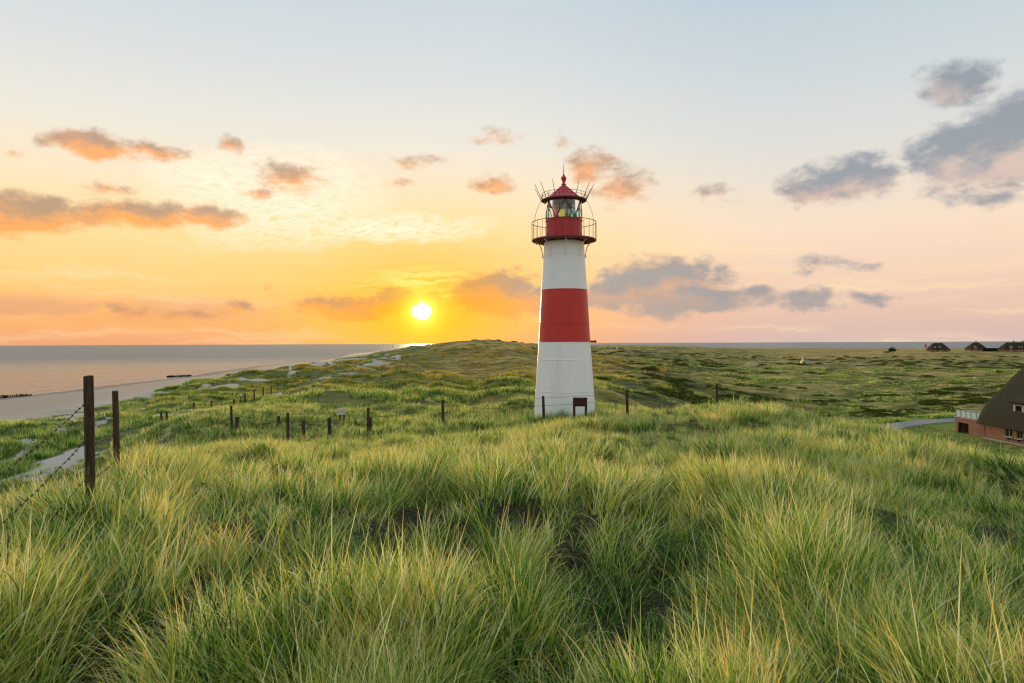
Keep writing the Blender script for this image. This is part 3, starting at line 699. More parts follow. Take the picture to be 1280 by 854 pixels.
def thatch_mat():
    m, t, out = material('old_thatch')
    g = t.n('ShaderNodeTexCoord').outputs['Object']
    n = t.noise(t.vm('MULTIPLY', g, (1.5, 9, 2.0)), 2.2, 7, .7); n2 = t.noise(g, .5, 5, .6)
    c = t.mix(n, (.016, .015, .010), (.075, .068, .042)); c = t.mix(t.mr(n2, .45, .7, 0, .7), c, (.030, .045, .015))
    b = t.n('ShaderNodeBsdfPrincipled', ins={'Base Color': c, 'Roughness': 1.0, 'Specular IOR Level': .1})
    bn = t.n('ShaderNodeBump', ins={'Strength': .7, 'Distance': .06, 'Height': n}); t.put(b.inputs['Normal'], bn.outputs[0])
    t.t.links.new(b.outputs[0], out.inputs[0]); return m
M_brick = brick_mat(); M_thatch = thatch_mat()
M_frame = simple('green_window_paint', (.20, .30, .22), .5, .3, var=.12, scale=9); M_wframe = simple('white_window_paint', (.74, .73, .68), .5, .3, var=.08, scale=9)
M_win = simple('window_glass', (.02, .025, .025), .06, .8, var=.2, scale=3)
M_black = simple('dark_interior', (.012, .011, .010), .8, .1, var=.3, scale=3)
M_conc = simple('pale_concrete', (.45, .43, .39), .9, .2, var=.15, scale=3)
M_rglass = glass_mat('railing_glass', (.62, .82, .80), .25)
M_post = simple('steel_post', (.10, .11, .11), .4, .5, var=.1, scale=9, metal=.5)
M_screen = simple('frosted_screen', (.50, .66, .64), .25, .5, var=.35, scale=5)
def build_house():
    gz = 1.9; root = empty('thatched_house', (HX, HY, gz)); tag(root, 'brick house with steep dark thatched roof and glass railed terrace at the right edge', 'house')
    # local: x to the right (into the house), y negative comes nearer; facade plane x = 0
    zt = 1.78; d1, d0 = -2.3, -.45                         # garage opening (near, far) along y
    w1 = MB()
    zo = 1.22
    w1.box((.14, (0+d0)/2, (zt-.5)/2+.0), (.28, -d0, zt+.5)).box((.14, (d1-4.93)/2, (zt-.5)/2), (.28, 4.93+d1, zt+.5))
    w1.box((.14, (d0+d1)/2, (zo+zt)/2), (.28, d0-d1, zt-zo)); w1.box((3.0, -.141, (zt-.5)/2), (5.43, .28, zt+.5))
    w1.build('annex_wall', M_brick, root)
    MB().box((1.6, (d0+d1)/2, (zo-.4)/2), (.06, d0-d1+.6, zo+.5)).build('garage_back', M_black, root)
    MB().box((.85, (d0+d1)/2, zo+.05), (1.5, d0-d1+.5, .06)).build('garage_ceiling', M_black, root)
    gd = MB().box((.2, d0-.05, zo/2-.1), (.10, .08, zo+.2)).box((.2, d1+.05, zo/2-.1), (.10, .08, zo+.2)).box((.2, (d0+d1)/2, zo-.05), (.10, d0-d1-.18, .08)).build('garage_frame', M_black, root)
    tr = MB().box((2.9, -2.25, zt+.04), (5.96, 4.66, .08)).build('terrace', M_conc, root)
    ys = np.linspace(-.05, -4.4, 6)
    rl = MB().box((.04, -2.25, zt+.86), (.06, 4.5, .05)).box((2.9, -.02, zt+.86), (5.7, .06, .05)).build('terrace_rail', M_post, root)
    for i, yv in enumerate(ys):
        MB().box((.04, yv, zt+.46), (.05, .05, .76)).build('rail_post', M_post, rl)
        if i < 5: MB().box((.04, (yv+ys[i+1])/2, zt+.46), (.012, ys[i]-ys[i+1]-.10, .66)).build('glass_panel', M_screen, rl)
    for i in range(5):
        MB().box((.65+1.1*i, -.02, zt+.46), (1.0, .012, .66)).build('glass_panel', M_screen, rl)
    # main walls with two window openings
    y0, y1 = -4.9, -30.0; He = 2.0
    wins = [(-8.05, -9.1), (-9.65, -10.5), (-13.5, -14.5), (-15.2, -16.2), (-19, -20), (-22, -23)]; zs, ze = .62, 1.56
    mb = MB(); cur = y0
    for a, b in wins:
        mb.box((.16, (cur+a)/2, He/2-.3), (.28, cur-a, He+.6)); mb.box((.16, (a+b)/2, (zs-.6)/2), (.28, a-b, zs+.6)); mb.box((.16, (a+b)/2, (ze+He)/2), (.28, a-b, He-ze)); cur = b
    mb.box((.16, (cur+y1)/2, He/2-.3), (.28, cur-y1, He+.6))
    mb.box((5.9, y0+.14-.02, 1.0), (11.2, .28, 3.2)); mb.box((5.9, y1+.14, 1.0), (11.2, .28, 3.2)); mb.box((11.6, (y0+y1)/2, .7), (.28, y0-y1, 2.6))
    wall = mb.build('wall', M_brick, root)
    for a, b in wins:
        fr = MB()
        for yy in (a-.05, b+.05, (a+b)/2): fr.box((.12, yy, (zs+ze)/2), (.07, .07, ze-zs))
        for zz in (zs+.035, ze-.035): fr.box((.12, (a+b)/2, zz), (.06, a-b, .07))
        wn = fr.build('window', M_frame, root)
        MB().box((.17, (a+b)/2, (zs+ze)/2), (.01, a-b, ze-zs)).build('pane', M_win, wn)
        MB().box((-.03, (a+b)/2, zs-.045), (.24, a-b+.16, .08)).build('sill', M_conc, wn)
        MB().box((-.06, (a+b)/2, zs-.2), (.14, .22, .2)).build('flower_box', M_black, wn)
    MB().box((-.16, (y0+y1)/2, -.02), (.36, y0-y1-.4, .16)).build('plinth', M_conc, root)
    # roof: cross-section through the thatch, swept along y
    prof = [(-.62, 1.52), (-.55, 1.78), (0, 3.0), (.85, 4.15), (2.2, 5.45), (3.6, 6.85), (5.1, 8.15), (5.6, 8.55), (5.9, 8.72)]
    prof = prof + [(11.8-x, z) for x, z in prof[::-1][1:]]
    under = [(11.8-.05, 1.62), (11.0, 2.9), (5.9, 7.9), (.8, 2.9), (.05, 1.62)]
    sec = prof + under; n = len(sec); yy = [y0+.55, y0+.35] + list(np.linspace(y0-.3, y1-.3, 14)); v = []; f = []
    for k, y in enumerate(yy):
        sh = .93 if k == 0 else 1.0
        for x, z in sec: v.append((5.9+(x-5.9)*(1 if k else .985), y, 1.5+(z-1.5)*(1 if k else .985)))
    for k in range(len(yy)-1):
        for i in range(n): f.append((k*n+i, k*n+(i+1) % n, (k+1)*n+(i+1) % n, (k+1)*n+i))
    roof = MB().add(v, f); 
    # end faces as quads between outer and inner outline
    outn = len(prof)
    def endface(b, flip):
        inner = [b+outn+4-min(4, int(round(i*4/(outn-1)))) for i in range(outn)]
        for i in range(outn-1):
            q = [b+i, b+i+1, inner[i+1], inner[i]]; q = [x for k, x in enumerate(q) if x not in q[:k]]
            roof.f.append(tuple(q if flip else q[::-1]))
    endface(0, True); endface((len(yy)-1)*n, False)
    rf = roof.build('roof', M_thatch, root, R(40))
    MB().add([(.25, y0-.05, 1.9), (11.55, y0-.05, 1.9), (11.0, y0-.05, 2.85), (5.9, y0-.05, 7.85), (.8, y0-.05, 2.85)], [(0, 1, 2, 3, 4)]).build('gable', M_brick, root)
    rc = MB()
    for k in range(12):
        ya = y0+.5 - k*2.1; rc.add([(5.25, ya, 8.42), (5.9, ya, 8.86), (6.55, ya, 8.42), (5.25, ya-2.06, 8.42), (5.9, ya-2.06, 8.86), (6.55, ya-2.06, 8.42)], [(0, 1, 4, 3), (1, 2, 5, 4), (0, 2, 1), (3, 4, 5)])
    rc.build('ridge_cap', M_black, rf)
    # dormer
    dm = MB().add([(.35, -8.9, 2.6), (.35, -11.6, 2.6), (.35, -11.6, 4.2), (.35, -8.9, 4.2), (2.6, -8.9, 2.6), (2.6, -11.6, 2.6), (2.6, -11.6, 4.2), (2.6, -8.9, 4.2)], [(0, 1, 2, 3), (0, 3, 7, 4), (1, 5, 6, 2)]).build('dormer', M_black, rf)
    MB().add([(.1, -8.5, 4.05), (.1, -12, 4.05), (.05, -12, 4.35), (.05, -8.5, 4.35), (3.6, -8.5, 5.2), (3.6, -12, 5.2), (3.6, -12, 6.0), (3.6, -8.5, 6.0)], [(0, 1, 2, 3), (3, 2, 6, 7), (0, 3, 7, 4), (1, 5, 6, 2), (0, 4, 5, 1)]).build('dormer_roof', M_thatch, rf)
    fr = MB()
    for yv in (-9.05, -10.25, -11.45): fr.box((.30, yv, 3.4), (.12, .26, 1.3))
    for zz in (2.72, 4.0): fr.box((.30, -10.25, zz), (.11, 2.3, .14))
    fr.build('dormer_window', M_conc, rf)
build_house()

# ------------------------------------------------------------------ far houses
def far_house(label, pxc, wpx, rpx, pyb, pyt, D, chims, wins, upper, gables=()):
    p = P(pxc, pyb, D); gz = ground(p.x, p.y); k = D/F; W = wpx*k/2; Rg = rpx*k/2; Hh = (pyb-pyt)*k; dp = 4.6
    root = empty('far_house', (p.x, p.y, min(gz, p.z))); tag(root, label, 'house', 'thatched houses on the far plain'); dz = p.z - min(gz, p.z); He = Hh*.21
    r2 = W*.93; mb = MB()
    yf = -dp+.5; open_ = sorted(wins); cur = -r2
    for wx in open_:
        x0 = wx*k-.65; mb.box(((cur+x0)/2, yf, (dz+He-1)/2+.3), (x0-cur, .3, dz+He+1.4)); cur = x0+1.3
        mb.box((x0+.65, yf, (dz-.7+.5)/2-.2), (1.3, .3, dz+.7+.9)); 
    mb.box(((cur+r2)/2, yf, (dz+He-1)/2+.3), (r2-cur, .3, dz+He+1.4))
    mb.box((0, dp-.5, (dz+He-1)/2+.3), (2*r2, .3, dz+He+1.4)); mb.box((-r2+.15, 0, (dz+He-1)/2+.3), (.3, 2*dp-1.4, dz+He+1.4)); mb.box((r2-.15, 0, (dz+He-1)/2+.3), (.3, 2*dp-1.4, dz+He+1.4))
    mb.build('wall', M_brick, root)
    for wx in open_:
        wn = MB()
        for dx in (-.6, 0, .6): wn.box((wx*k+dx, yf-.02, dz+.9), (.2, .12, 1.4))
        for zz in (.3, .95, 1.6): wn.box((wx*k, yf-.02, dz+zz), (1.3, .1, .2))
        o = wn.build('window', M_wframe, root); MB().box((wx*k, yf+.05, dz+.9), (1.3, .04, 1.5)).build('pane', M_win, o)
    ez = dz+He
    v = []; lv = [(0, 0), (.5, .54), (1, 1)]
    for u, hz in lv:
        hx = W + (Rg-W)*u; hy = dp*(1-u)+.05; z = ez + (Hh-He)*hz
        v += [(-hx, -hy, z), (hx, -hy, z), (hx, hy, z), (-hx, hy, z)]
    f = [(3, 2, 1, 0)] + [(a*4+i, a*4+(i+1) % 4, a*4+4+(i+1) % 4, a*4+4+i) for a in (0, 1) for i in range(4)] + [(8, 9, 10, 11)]
    rf = MB().add(v, f).build('roof', M_thatch, root)
    for cx in chims: MB().box((cx*k, .2, dz+Hh+.3), (1.0, .9, 1.9)).box((cx*k, .2, dz+Hh+1.3), (1.16, 1.06, .14)).build('chimney', M_brick, rf)
    for gx in gables:
        z1, z2 = ez-.1, ez+(Hh-He)*.62
        MB().add([(gx*k-1.8, -dp+.2, z1), (gx*k+1.8, -dp+.2, z1), (gx*k, -dp+.2, z2), (gx*k-1.8, 0, z1), (gx*k+1.8, 0, z1), (gx*k, 0, z2)], [(0, 1, 2), (0, 2, 5, 3), (1, 4, 5, 2)]).build('gable', M_brick, rf)
    for ux, uz in upper:
        o = MB().box((ux*k, -dp+.15 if gables else -dp*.62, dz+uz*k), (1.1, .12 if gables else 1.4, 1.1)).build('upper_window', M_wframe, rf)
        MB().box((ux*k, (-dp+.15 if gables else -dp*.62)-(.08 if gables else .72), dz+uz*k), (.8, .03, .8)).build('pane', M_win, o)
far_house('leftmost thatched house on the far plain, beside the red flag', 1172, 24.5, 11, 440, 428.8, 590, (), (-7.0, -.6, .9, 9.0), ((-6.3, 6.0), (-.4, 6.2)), ())
far_house('middle thatched house on the far plain, small with one ridge chimney', 1219.5, 22, 7, 438.6, 428.2, 640, (0.5,), (-6.5, -3.5), ((-5.0, 4.4), (-3.2, 4.4)), (-4.5,))
far_house('rightmost far thatched house, long roof cut by the picture edge', 1268, 36, 21, 439.6, 427.9, 590, (-1.0, 10.5), (-10, -7.5, 1.2, 4.6, 10), ((-10.2, 5.5), (-7.4, 5.5), (1.0, 5.8), (4.5, 5.8)), (-8.8,))
M_hedge = simple('dark_hedge_leaf', (.022, .035, .012), .8, .2, var=.5, scale=1.2)
pa, pb = P(1228, 438.6, 610), P(1254, 438.6, 610)
MB().box(((pa.x+pb.x)/2, pa.y, (pa.z+P(1228, 435.6, 610).z)/2-.6), (pb.x-pa.x, 1.4, P(1228, 435.6, 610).z-pa.z+1.2)).box(((pa.x+pb.x)/2, pa.y, P(1228, 435.5, 610).z+.08), (pb.x-pa.x+.4, 1.9, .3)).build('garden_wall', M_black)
tag(bpy.data.objects['garden_wall'], 'long low dark wall joining the two far houses on the right', 'wall')

# leafy far things
def leaf_mat(name, c0, c1):
    m, t, out = material(name)
    pos = t.n('ShaderNodeNewGeometry').outputs['Position']; c = t.mix(t.noise(pos, 1.3, 4, .6), c0, c1)
    d = t.n('ShaderNodeBsdfDiffuse', ins={'Color': c}); tr = t.n('ShaderNodeBsdfTranslucent', ins={'Color': c})
    mx = t.n('ShaderNodeMixShader', ins={0: .25, 1: d.outputs[0], 2: tr.outputs[0]}); t.t.links.new(mx.outputs[0], out.inputs[0]); return m
M_leaf = leaf_mat('dark_shrub_leaf', (.018, .026, .010), (.06, .07, .025))
def leaf_cloud(mb, c, rx, rz, n, s, rnd):
    for _ in range(n):
        while True:
            q = Vector((rnd.uniform(-1, 1), rnd.uniform(-1, 1), rnd.uniform(-1, 1)))
            if q.length < 1 and q.length > .45: break
        q = Vector(c) + Vector((q.x*rx, q.y*rx, q.z*rz)); u = Vector((rnd.gauss(0, 1), rnd.gauss(0, 1), rnd.gauss(0, 1))).normalized(); v_ = u.orthogonal().normalized(); k = s*rnd.uniform(.6, 1.4)
        mb.add([q-u*k, q+v_*k*.6, q+u*k, q-v_*k*.6], [(0, 1, 2, 3)])
def far_bush():
    rnd = random.Random(3); p = P(1115, 440.5, 560); gz = ground(p.x, p.y); gz = p.z
    root = empty('lone_tree', (p.x, p.y, gz)); tag(root, 'lone dark rounded tree on the far plain left of the houses', 'tree')
    MB().cyl((0, 0, -1.5), (0, 0, 2), .3, .2, 8).cyl((0, 0, 1.2), (1.2, .3, 2.6), .14, .06, 6).cyl((0, 0, 1.1), (-1.1, -.2, 2.5), .14, .06, 6).build('trunk', M_wood, root)
    mb = MB()
    for c, rx, rz, n in (((0, 0, 2.6), 2.4, 1.8, 420), ((1.4, 0, 1.8), 1.8, 1.3, 260), ((-1.3, .4, 1.8), 1.6, 1.3, 260), ((-4.5, 0, .3), 2.5, .6, 160)): leaf_cloud(mb, c, rx, rz, n, .32, rnd)
    mb.build('crown', M_leaf, root)
far_bush()
M_flag = simple('red_flag_cloth', (.62, .07, .05), .8, .2, var=.15, scale=2); M_pole = simple('white_pole_paint', (.72, .70, .66), .5, .3, var=.08, scale=4)
def flag():
    p = P(1158.2, 440, 575); root = empty('flagpole', (p.x, p.y, p.z-1.0)); tag(root, 'white pole with a red flag beside the leftmost far house', 'flagpole')
    MB().cyl((0, 0, 0), (0, 0, 8), .14, .10, 8).build('pole', M_pole, root)
    v = []; n = 8
    for i in range(n+1):
        x = -.1 - 1.5*i/n; v += [(x, .25*math.sin(i*.9), 7.6-.25*i/n), (x, .25*math.sin(i*.9+.3), 3.9+1.2*i/n), (x, .25*math.sin(i*.9)+.04, 7.6-.25*i/n), (x, .25*math.sin(i*.9+.3)+.04, 3.9+1.2*i/n)]
    f = []
    for i in range(n): a = i*4; f += [(a, a+1, a+5, a+4), (a+2, a+6, a+7, a+3), (a, a+4, a+6, a+2), (a+1, a+3, a+7, a+5)]
    MB().add(v, f).build('flag', M_flag, root)
flag()
M_yel = simple('yellow_paint', (.70, .50, .06), .5, .3, var=.1, scale=3); M_blu = simple('blue_paint', (.03, .14, .42), .5, .3, var=.1, scale=3)
def beacon():
    x, y = far_xy(1003, 455.5, 330); gz = ground(x, y); k = y/F; root = empty('marker_beacon', (x, y, gz)); tag(root, 'small white mast with yellow and blue blocks out on the green plain', 'marker')
    MB().cyl((0, 0, -.3), (0, 0, 11*k), .22, .07, 10).build('mast', M_pole, root)
    MB().cyl((0, 0, 4*k), (0, 0, 8.4*k), .75, .12, 12).build('cone', M_pole, root)
    MB().box((-1.2*k, 0, 1.9*k), (2.4*k, 1.2, 4.2*k)).build('yellow_block', M_yel, root); MB().box((1.6*k, 0, 1.4*k), (3.0*k, 1.0, 3.2*k)).build('blue_block', M_blu, root)
    strip('track', [(x-26, y-1.5), (x-14, y+1), (x-3, y+2.5), (x+8, y+5), (x+22, y+3), (x+40, y+9)], 2.0, M_track, .22, 8)
beacon()
x_, y_ = far_xy(771.5, 437.6, 420); gz = ground(x_, y_)
hut = empty('white_hut', (x_, y_, gz)); tag(hut, 'tiny white hut on the dune crest right of the lighthouse', 'hut')
MB().box((0, 0, .5), (1.5, 1.4, 1.6)).build('wall', M_pole, hut); MB().add([(-.9, -.8, 1.3), (.9, -.8, 1.3), (.9, .8, 1.3), (-.9, .8, 1.3), (0, -.8, 1.9), (0, .8, 1.9)], [(0, 1, 4), (2, 3, 5), (1, 2, 5, 4), (3, 0, 4, 5), (3, 2, 1, 0)]).build('roof', M_conc, hut)
p = P(491, 433.9, 1900)
bc = empty('sea_mark', (p.x, p.y, 0)); tag(bc, 'thin dark sea mark pole far out in the water under the sun', 'sea mark')
MB().cyl((0, 0, -3), (0, 0, 9), .5, .3, 8).build('pole', M_pile, bc); MB().cyl((0, 0, 9), (0, 0, 11), 1.0, .1, 8).build('topmark', M_pile, bc)

# ================================================================== dune grass
def grass_mat():
    m, t, out = material('marram_grass')
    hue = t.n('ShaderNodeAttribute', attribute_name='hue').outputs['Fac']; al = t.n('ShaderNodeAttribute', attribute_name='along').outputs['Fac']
    pos = t.n('ShaderNodeNewGeometry').outputs['Position']
    patch = t.noise(pos, .22, 4, .6); patch2 = t.noise(pos, 1.1, 3, .6)
    k = t.m('ADD', hue, t.m('ADD', t.m('MULTIPLY', t.m('SUBTRACT', patch, .5), .75), t.m('MULTIPLY', t.m('SUBTRACT', patch2, .5), 1.25)))
    sunglow_hue = t.mr(t.vm('LENGTH', t.vm('MULTIPLY', t.vm('SUBTRACT', pos, (-5, 240, 0)), (1.3, .6, 0))), 100.0, 45.0, 0.0, .2); k = t.m('ADD', k, sunglow_hue)  # straw shift for dry stems and painted sun glow
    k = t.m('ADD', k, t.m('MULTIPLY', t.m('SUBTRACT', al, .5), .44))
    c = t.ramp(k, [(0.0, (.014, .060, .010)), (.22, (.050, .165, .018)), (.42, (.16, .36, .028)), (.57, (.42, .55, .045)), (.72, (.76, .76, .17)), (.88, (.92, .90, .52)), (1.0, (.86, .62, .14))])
    dry_sunglow = t.mr(t.vm('LENGTH', t.vm('MULTIPLY', t.vm('SUBTRACT', pos, (-8, 215, 0)), (1.35, .6, 0))), 105.0, 55.0)
    c = t.mix(dry_sunglow, c, t.mix(1.0, c, (.95, .62, .26), 'MULTIPLY'))  # golden tint: sun veil painted into the tuft colour, over dry straw
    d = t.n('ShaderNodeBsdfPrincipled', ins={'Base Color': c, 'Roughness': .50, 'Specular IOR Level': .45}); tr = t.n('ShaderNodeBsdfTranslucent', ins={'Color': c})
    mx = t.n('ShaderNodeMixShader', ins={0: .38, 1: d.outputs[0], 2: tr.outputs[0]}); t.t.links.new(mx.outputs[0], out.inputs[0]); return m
M_grass = grass_mat()
def tuft_mesh(name, rs, nb, seg, L0, L1, wid, br, lean, spread, hue_mu, bend=(.35, 1.15), hsd=.23):
    n = nb; ao = rs.rand(n)*2*np.pi; rr = br*np.sqrt(rs.rand(n))
    bx, by = rr*np.cos(ao), rr*np.sin(ao)
    hx = np.cos(ao)*spread*(rr/br) + rs.randn(n)*spread*.55; hy = np.sin(ao)*spread*(rr/br) + rs.randn(n)*spread*.55 + lean
    hl = np.hypot(hx, hy)+1e-6; hx /= hl; hy /= hl
    th0 = np.clip(.10 + .30*rs.rand(n)*np.minimum(hl, 1.2), 0, 1.0); th1 = th0 + bend[0] + (bend[1]-bend[0])*rs.rand(n)**1.3*np.clip(hl, .5, 1.3)
    L = (L0 + (L1-L0)*rs.rand(n)**.8)*(1-.25*(rr/br)**2)
    stalk = rs.rand(n) < .02; L = np.where(stalk, L*1.25, L); th1 = np.where(stalk, th0+.25, th1)
    q = rs.rand(n)*2*np.pi; sx = -hy*np.cos(q) + hx*np.sin(q)*.6; sy = hx*np.cos(q) + hy*np.sin(q)*.6; sl = np.hypot(sx, sy)+1e-6; sx /= sl; sy /= sl
    wv = wid*(.65+.7*rs.rand(n)); p = np.stack([bx, by, np.full(n, -.06)], 1)
    nodes = []; V = np.zeros((n, 2*seg+1, 3)); T = np.zeros((n, 2*seg+1))
    for i in range(seg+1):
        u = i/seg
        if i:
            th = th0 + (th1-th0)*((i-.5)/seg)**1.4; ds = L/seg
            p = p + np.stack([hx*np.sin(th), hy*np.sin(th), np.cos(th)], 1)*ds[:, None]
        if i < seg:
            ww = wv*(1-u**1.6)*.5 + wv*.06
            V[:, 2*i] = p - np.stack([sx, sy, 0*sx], 1)*ww[:, None]; V[:, 2*i+1] = p + np.stack([sx, sy, 0*sx], 1)*ww[:, None]; T[:, 2*i] = T[:, 2*i+1] = u
        else: V[:, 2*seg] = p; T[:, 2*seg] = 1
    k = 2*seg+1; loops = []; 
    base = np.arange(n)*k; fq = []
    for i in range(seg-1): fq.append(np.stack([base+2*i, base+2*i+1, base+2*i+3, base+2*i+2], 1))
    ft = np.stack([base+2*seg-2, base+2*seg-1, base+2*seg], 1)
    me = bpy.data.meshes.new(name); fl = [tuple(map(int, r)) for a in fq for r in a] + [tuple(map(int, r)) for r in ft]
    me.from_pydata([tuple(r) for r in V.reshape(-1, 3)], [], fl)
    hue = np.clip(hue_mu + rs.randn(n)*hsd + (rs.rand(n) < .12)*.35, .02, .99); hue = np.where(stalk, .80, hue)
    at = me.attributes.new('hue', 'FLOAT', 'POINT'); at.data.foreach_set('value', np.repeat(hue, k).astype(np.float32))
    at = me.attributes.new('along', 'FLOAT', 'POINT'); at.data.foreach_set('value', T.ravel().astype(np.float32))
    me.materials.append(M_grass); me.shade_smooth(); me.update()
    return bpy.data.objects.new(name, me)
def scatter(name, label, pts, rot, scl, idx, objs):
    col_ = bpy.data.collections.new(name + '_blades')
    for o in objs: col_.objects.link(o)
    me = bpy.data.meshes.new(name); me.vertices.add(len(pts)); me.vertices.foreach_set('co', np.ascontiguousarray(pts, np.float32).ravel())
    at = me.attributes.new('rot', 'FLOAT_VECTOR', 'POINT'); at.data.foreach_set('vector', np.ascontiguousarray(rot, np.float32).ravel())
    at = me.attributes.new('scl', 'FLOAT_VECTOR', 'POINT'); at.data.foreach_set('vector', np.ascontiguousarray(scl, np.float32).ravel())
    at = me.attributes.new('idx', 'INT', 'POINT'); at.data.foreach_set('value', np.ascontiguousarray(idx, np.int32))
    me.materials.append(M_grass)
    o = bpy.data.objects.new(name, me); COL.objects.link(o); tag(o, label, 'grass', kind='stuff')
    ng = bpy.data.node_groups.new(name, 'GeometryNodeTree')
    ng.interface.new_socket('Geometry', in_out='INPUT', socket_type='NodeSocketGeometry'); ng.interface.new_socket('Geometry', in_out='OUTPUT', socket_type='NodeSocketGeometry')
    N = ng.nodes; Lk = ng.links; gi = N.new('NodeGroupInput'); go = N.new('NodeGroupOutput')
    ci = N.new('GeometryNodeCollectionInfo'); ci.inputs['Collection'].default_value = col_; ci.inputs['Separate Children'].default_value = True; ci.inputs['Reset Children'].default_value = True
    ip = N.new('GeometryNodeInstanceOnPoints'); ip.inputs['Pick Instance'].default_value = True
    def na(nm, dt): a = N.new('GeometryNodeInputNamedAttribute'); a.data_type = dt; a.inputs['Name'].default_value = nm; return a.outputs['Attribute']
    er = N.new('FunctionNodeEulerToRotation'); Lk.new(na('rot', 'FLOAT_VECTOR'), er.inputs[0])
    Lk.new(gi.outputs[0], ip.inputs['Points']); Lk.new(ci.outputs[0], ip.inputs['Instance']); Lk.new(na('idx', 'INT'), ip.inputs['Instance Index'])
    Lk.new(er.outputs[0], ip.inputs['Rotation']); Lk.new(na('scl', 'FLOAT_VECTOR'), ip.inputs['Scale']); Lk.new(ip.outputs[0], go.inputs[0])
    md = o.modifiers.new('scatter', 'NODES'); md.node_group = ng
    return o
def clumps(x, y, s, seed): return fbm(x, y, s, 3, .5, seed)
def zone(name, label, r0, r1, azmax, dens, variants, gap=(-.16, .10), gmin=.06, cs=1.7, hs=(.6, 1.3), seed=1, keepf=None, wind=1.0):
    rs = np.random.RandomState(seed); A = R(azmax)*(r1*r1-r0*r0); n = int(A*dens)
    D = np.sqrt(r0*r0 + (r1*r1-r0*r0)*rs.rand(n)); a = (rs.rand(n)*2-1)*R(azmax); x = D*np.sin(a); y = D*np.cos(a)
    c = clumps(x, y, cs, 60); acc = rs.rand(n) < (gmin + (1-gmin)*sstep(gap[0], gap[1], c))
    acc &= rs.rand(n) > sand_mask(x, y)*1.02
    acc &= np.hypot(x-LX, y-LY) > 1.62
    acc &= dist_poly(x, y, RP) > 2.0
    acc &= ~((x > HX-1.0) & (x < HX+16) & (y < HY+1) & (y > HY-34))
    if keepf is not None: acc &= rs.rand(n) < keepf(x, y, D)
    x, y, c, D = x[acc], y[acc], c[acc], D[acc]; n = len(x); e = .06*cs
    gx = (clumps(x+e, y, cs, 60)-c)/e; gy = (clumps(x, y+e, cs, 60)-c)/e; gl = np.hypot(gx, gy)+1e-6
    wx = .12 + 1.5*fbm(x, y, 3.4, 2, .5, 71); wy = wind
    ox, oy = wx - 1.0*gx/gl*np.minimum(gl*cs, 1), wy*.8 - 1.0*gy/gl*np.minimum(gl*cs, 1)
    rz = np.arctan2(-ox, oy) + rs.randn(n)*.55
    z = height(x, y)
    hsn = hs[0] + (hs[1]-hs[0])*np.clip(.5 + 1.5*c + .8*fbm(x, y, 3.2, 2, .5, 83), 0, 1)
    hsn = hsn*(.85+.3*rs.rand(n))
    rot = np.stack([-(.02+.22*rs.rand(n))*wind, rs.randn(n)*.10, rz], 1)
    scl = np.stack([hsn**.5, hsn**.5, hsn], 1)
    scatter(name, label, np.stack([x, y, z], 1), rot, scl, rs.randint(0, len(variants), n), variants)
    return n
rs = np.random.RandomState(5)
def fam(pfx, k, nb, seg, L, wid, br, lean=.9, spread=.8, bend=(.35, 1.15), hsd=.23, hues=(.36, .50, .22, .62, .42, .29, .54)):
    out = []
    for i in range(k):
        dead = i % 5 == 4
        out.append(tuft_mesh(f'{pfx}_{i:02d}', rs, nb, seg, L[0]*(.7 if dead else 1), L[1]*(.85 if dead else 1), wid*(.8 if dead else 1), br, lean, spread*(1.4 if dead else 1), .76 if dead else hues[i % len(hues)], (bend[0]+.25, bend[1]+.35) if dead else bend, hsd))
    return out
v_near = fam('near_blades', 20, 46, 8, (.25, .64), .0070, .10, lean=.6, spread=1.1, bend=(.35, 1.95))
v_mid = fam('mid_blades', 14, 44, 5, (.27, .61), .0090, .13, lean=.7, spread=1.0, bend=(.3, 1.7))
v_b = fam('field_blades', 10, 42, 4, (.28, .58), .0125, .18, lean=.8, spread=.9, bend=(.3, 1.3))
v_c = fam('ridge_blades', 8, 42, 3, (.28, .56), .018, .28, spread=.9)
v_d = fam('dune_blades', 8, 44, 3, (.36, .72), .036, .60, hsd=.13, hues=(.34, .44, .28, .48))
v_l = fam('litter', 8, 40, 4, (.22, .50), .0062, .20, lean=.25, spread=1.6, bend=(.9, 1.6), hues=(.08, .22, .02, .35))
v_lawn = fam('lawn_blades', 6, 40, 2, (.10, .24), .035, .5, lean=.4, spread=.9, hues=(.36, .42, .3))
v_f = fam('tussock_blades', 8, 110, 3, (.45, .85), .030, .75, lean=.55, spread=1.1, bend=(.3, 1.2), hsd=.13, hues=(.28, .38, .24, .44))
cnt = []
cnt.append(zone('grass_litter', 'low tangle of dead and green blades between the front tussocks', .75, 12, 58, 14, v_l, seed=12, gmin=.9, hs=(.4, .8), wind=.4))
cnt.append(zone('foreground_grass', 'tall wind-bent marram grass at the front of the picture', .75, 6.5, 62, 96, v_near, seed=2, gmin=.10, gap=(-.02, .17), cs=.8))
cnt.append(zone('middle_grass', 'wind-bent marram grass on the near dune top', 6.5, 14, 52, 52, v_mid, seed=3, gmin=.20, gap=(-.03, .16), cs=1.0))
cnt.append(zone('field_grass', 'pale marram grass on the dune between the posts and the front', 14, 28, 46, 22, v_b, seed=4, gmin=.6, gap=(-.08, .12), cs=1.4))
cnt.append(zone('ridge_grass', 'marram grass around the lighthouse foot and ridge', 28, 50, 44, 9, v_c, seed=5, gmin=.65))
lawnf = lambda x, y, D: np.where((np.maximum(np.abs(x-50)-9, np.abs(y-72)-15) < 0), .0, 1.0)
cnt.append(zone('dune_grass', 'marram tussocks on the beach dunes and hollows', 50, 120, 42, 1.7, v_d, gap=(-.05, .15), seed=6, cs=5.0, hs=(.6, 1.25), keepf=lambda x, y, D: lawnf(x, y, D)))
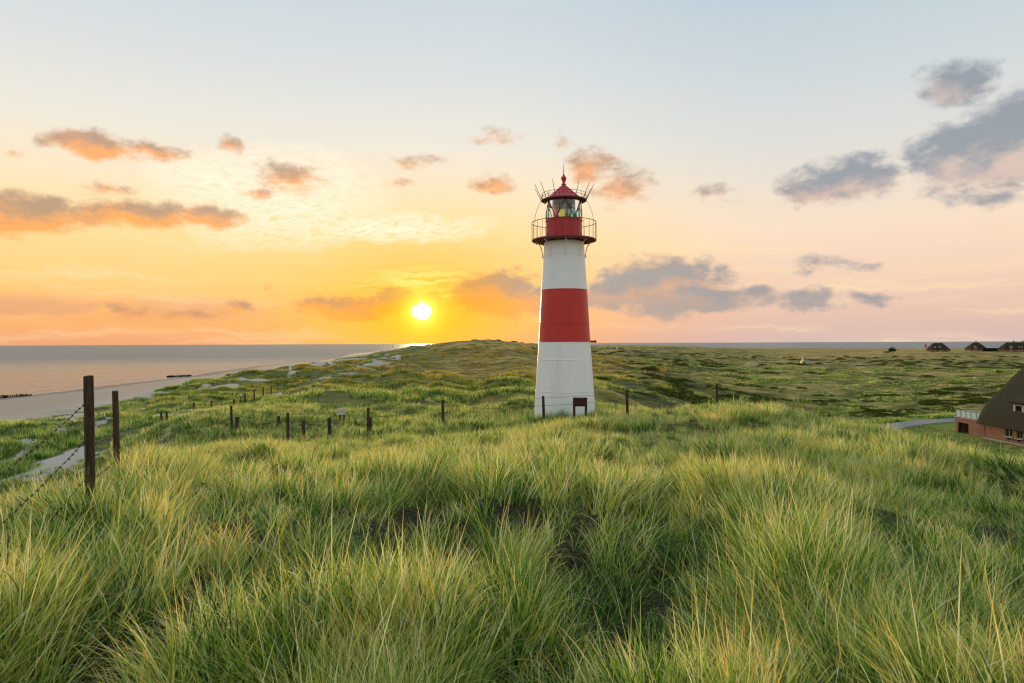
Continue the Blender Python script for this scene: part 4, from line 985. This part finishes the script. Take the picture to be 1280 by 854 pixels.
cnt.append(zone('foredune_tussocks', 'rounded green marram tussocks on the foredune beside the beach', 26, 190, 44, .75, v_f, gap=(-.04, .10), gmin=.12, seed=16, cs=7.0, hs=(.6, 1.2), keepf=lambda x, y, D: np.where((shore_d(x, y) < 80) & (x < 0), 1.0, 0.0), wind=.5))
cnt.append(zone('lawn_grass', 'short bright green grass round the thatched house and road', 52, 100, 44, 2.6, v_lawn, gap=(-.5, -.4), seed=17, hs=(.6, 1.2), keepf=lambda x, y, D: 1-lawnf(x, y, D)))
# low dark scrub on the plain
def scrub_mesh(name, rnd):
    mb = MB()
    for _ in range(170):
        a = rnd.uniform(0, 6.28); r = math.sqrt(rnd.random())*1.5; z = .55*max(0, 1-(r/1.5)**2)*rnd.uniform(.5, 1.1)
        q = Vector((r*math.cos(a)*1.3, r*math.sin(a), z)); u = Vector((rnd.gauss(0, 1), rnd.gauss(0, 1), rnd.gauss(0, .8))).normalized(); v_ = u.orthogonal().normalized(); k = rnd.uniform(.12, .30)
        mb.add([q-u*k, q+v_*k*.7, q+u*k, q-v_*k*.7], [(0, 1, 2, 3)])
    me = bpy.data.meshes.new(name); me.from_pydata(mb.v, [], mb.f); me.materials.append(M_scrub); return bpy.data.objects.new(name, me)
M_scrub = leaf_mat('heath_scrub', (.05, .08, .014), (.15, .16, .035))
def scrub_zone():
    r2 = np.random.RandomState(9); rnd = random.Random(8); obs = [scrub_mesh('scrub_%02d' % i, rnd) for i in range(6)]
    n = 42000; D = np.exp(r2.rand(n)*math.log(520/62)+math.log(62)); a = (r2.rand(n)*2-1)*R(42); x = D*np.sin(a); y = D*np.cos(a)
    f = .95*fbm(x*.42, y, 4.6, 3, .55, 91) + .65*fbm(x, y, 60, 2, .5, 95)
    azd = np.degrees(a); pr = .42*sstep(.30, .52, f + .07*sstep(0, 18, azd)*(1-sstep(180, 320, D)) - .10*(azd < -6))
    acc = (r2.rand(n) < pr) & (sand_mask(x, y) < .2) & (dist_poly(x, y, RP) > 9) & ~((x > HX-12) & (x < HX+20) & (y < HY+8)) & (shore_d(x, y) > 125)
    x, y, D = x[acc], y[acc], D[acc]; n = len(x); sc_ = .75*np.clip(.40 + D/330, .45, 1.4)*(.6+.8*r2.rand(n))
    scatter('heath_scrub', 'low dark green scrub in patches across the dune plain', np.stack([x, y, height(x, y)-.05], 1), np.stack([0*x, 0*x, r2.rand(n)*6.28], 1), np.stack([sc_, sc_, sc_*.9], 1), r2.randint(0, 6, n), obs)
    return n
cnt.append(scrub_zone())
v_e = fam('plain_blades', 8, 40, 2, (.35, .75), .075, 1.1, hsd=.11, hues=(.34, .44, .26, .50, .38))
cnt.append(zone('plain_grass', 'rough grass on the wide dune plain', 118, 300, 42, .26, v_e, gap=(-.1, .2), gmin=.25, seed=7, cs=9.0, hs=(.4, 1.0), keepf=lawnf))
print('tufts', cnt)
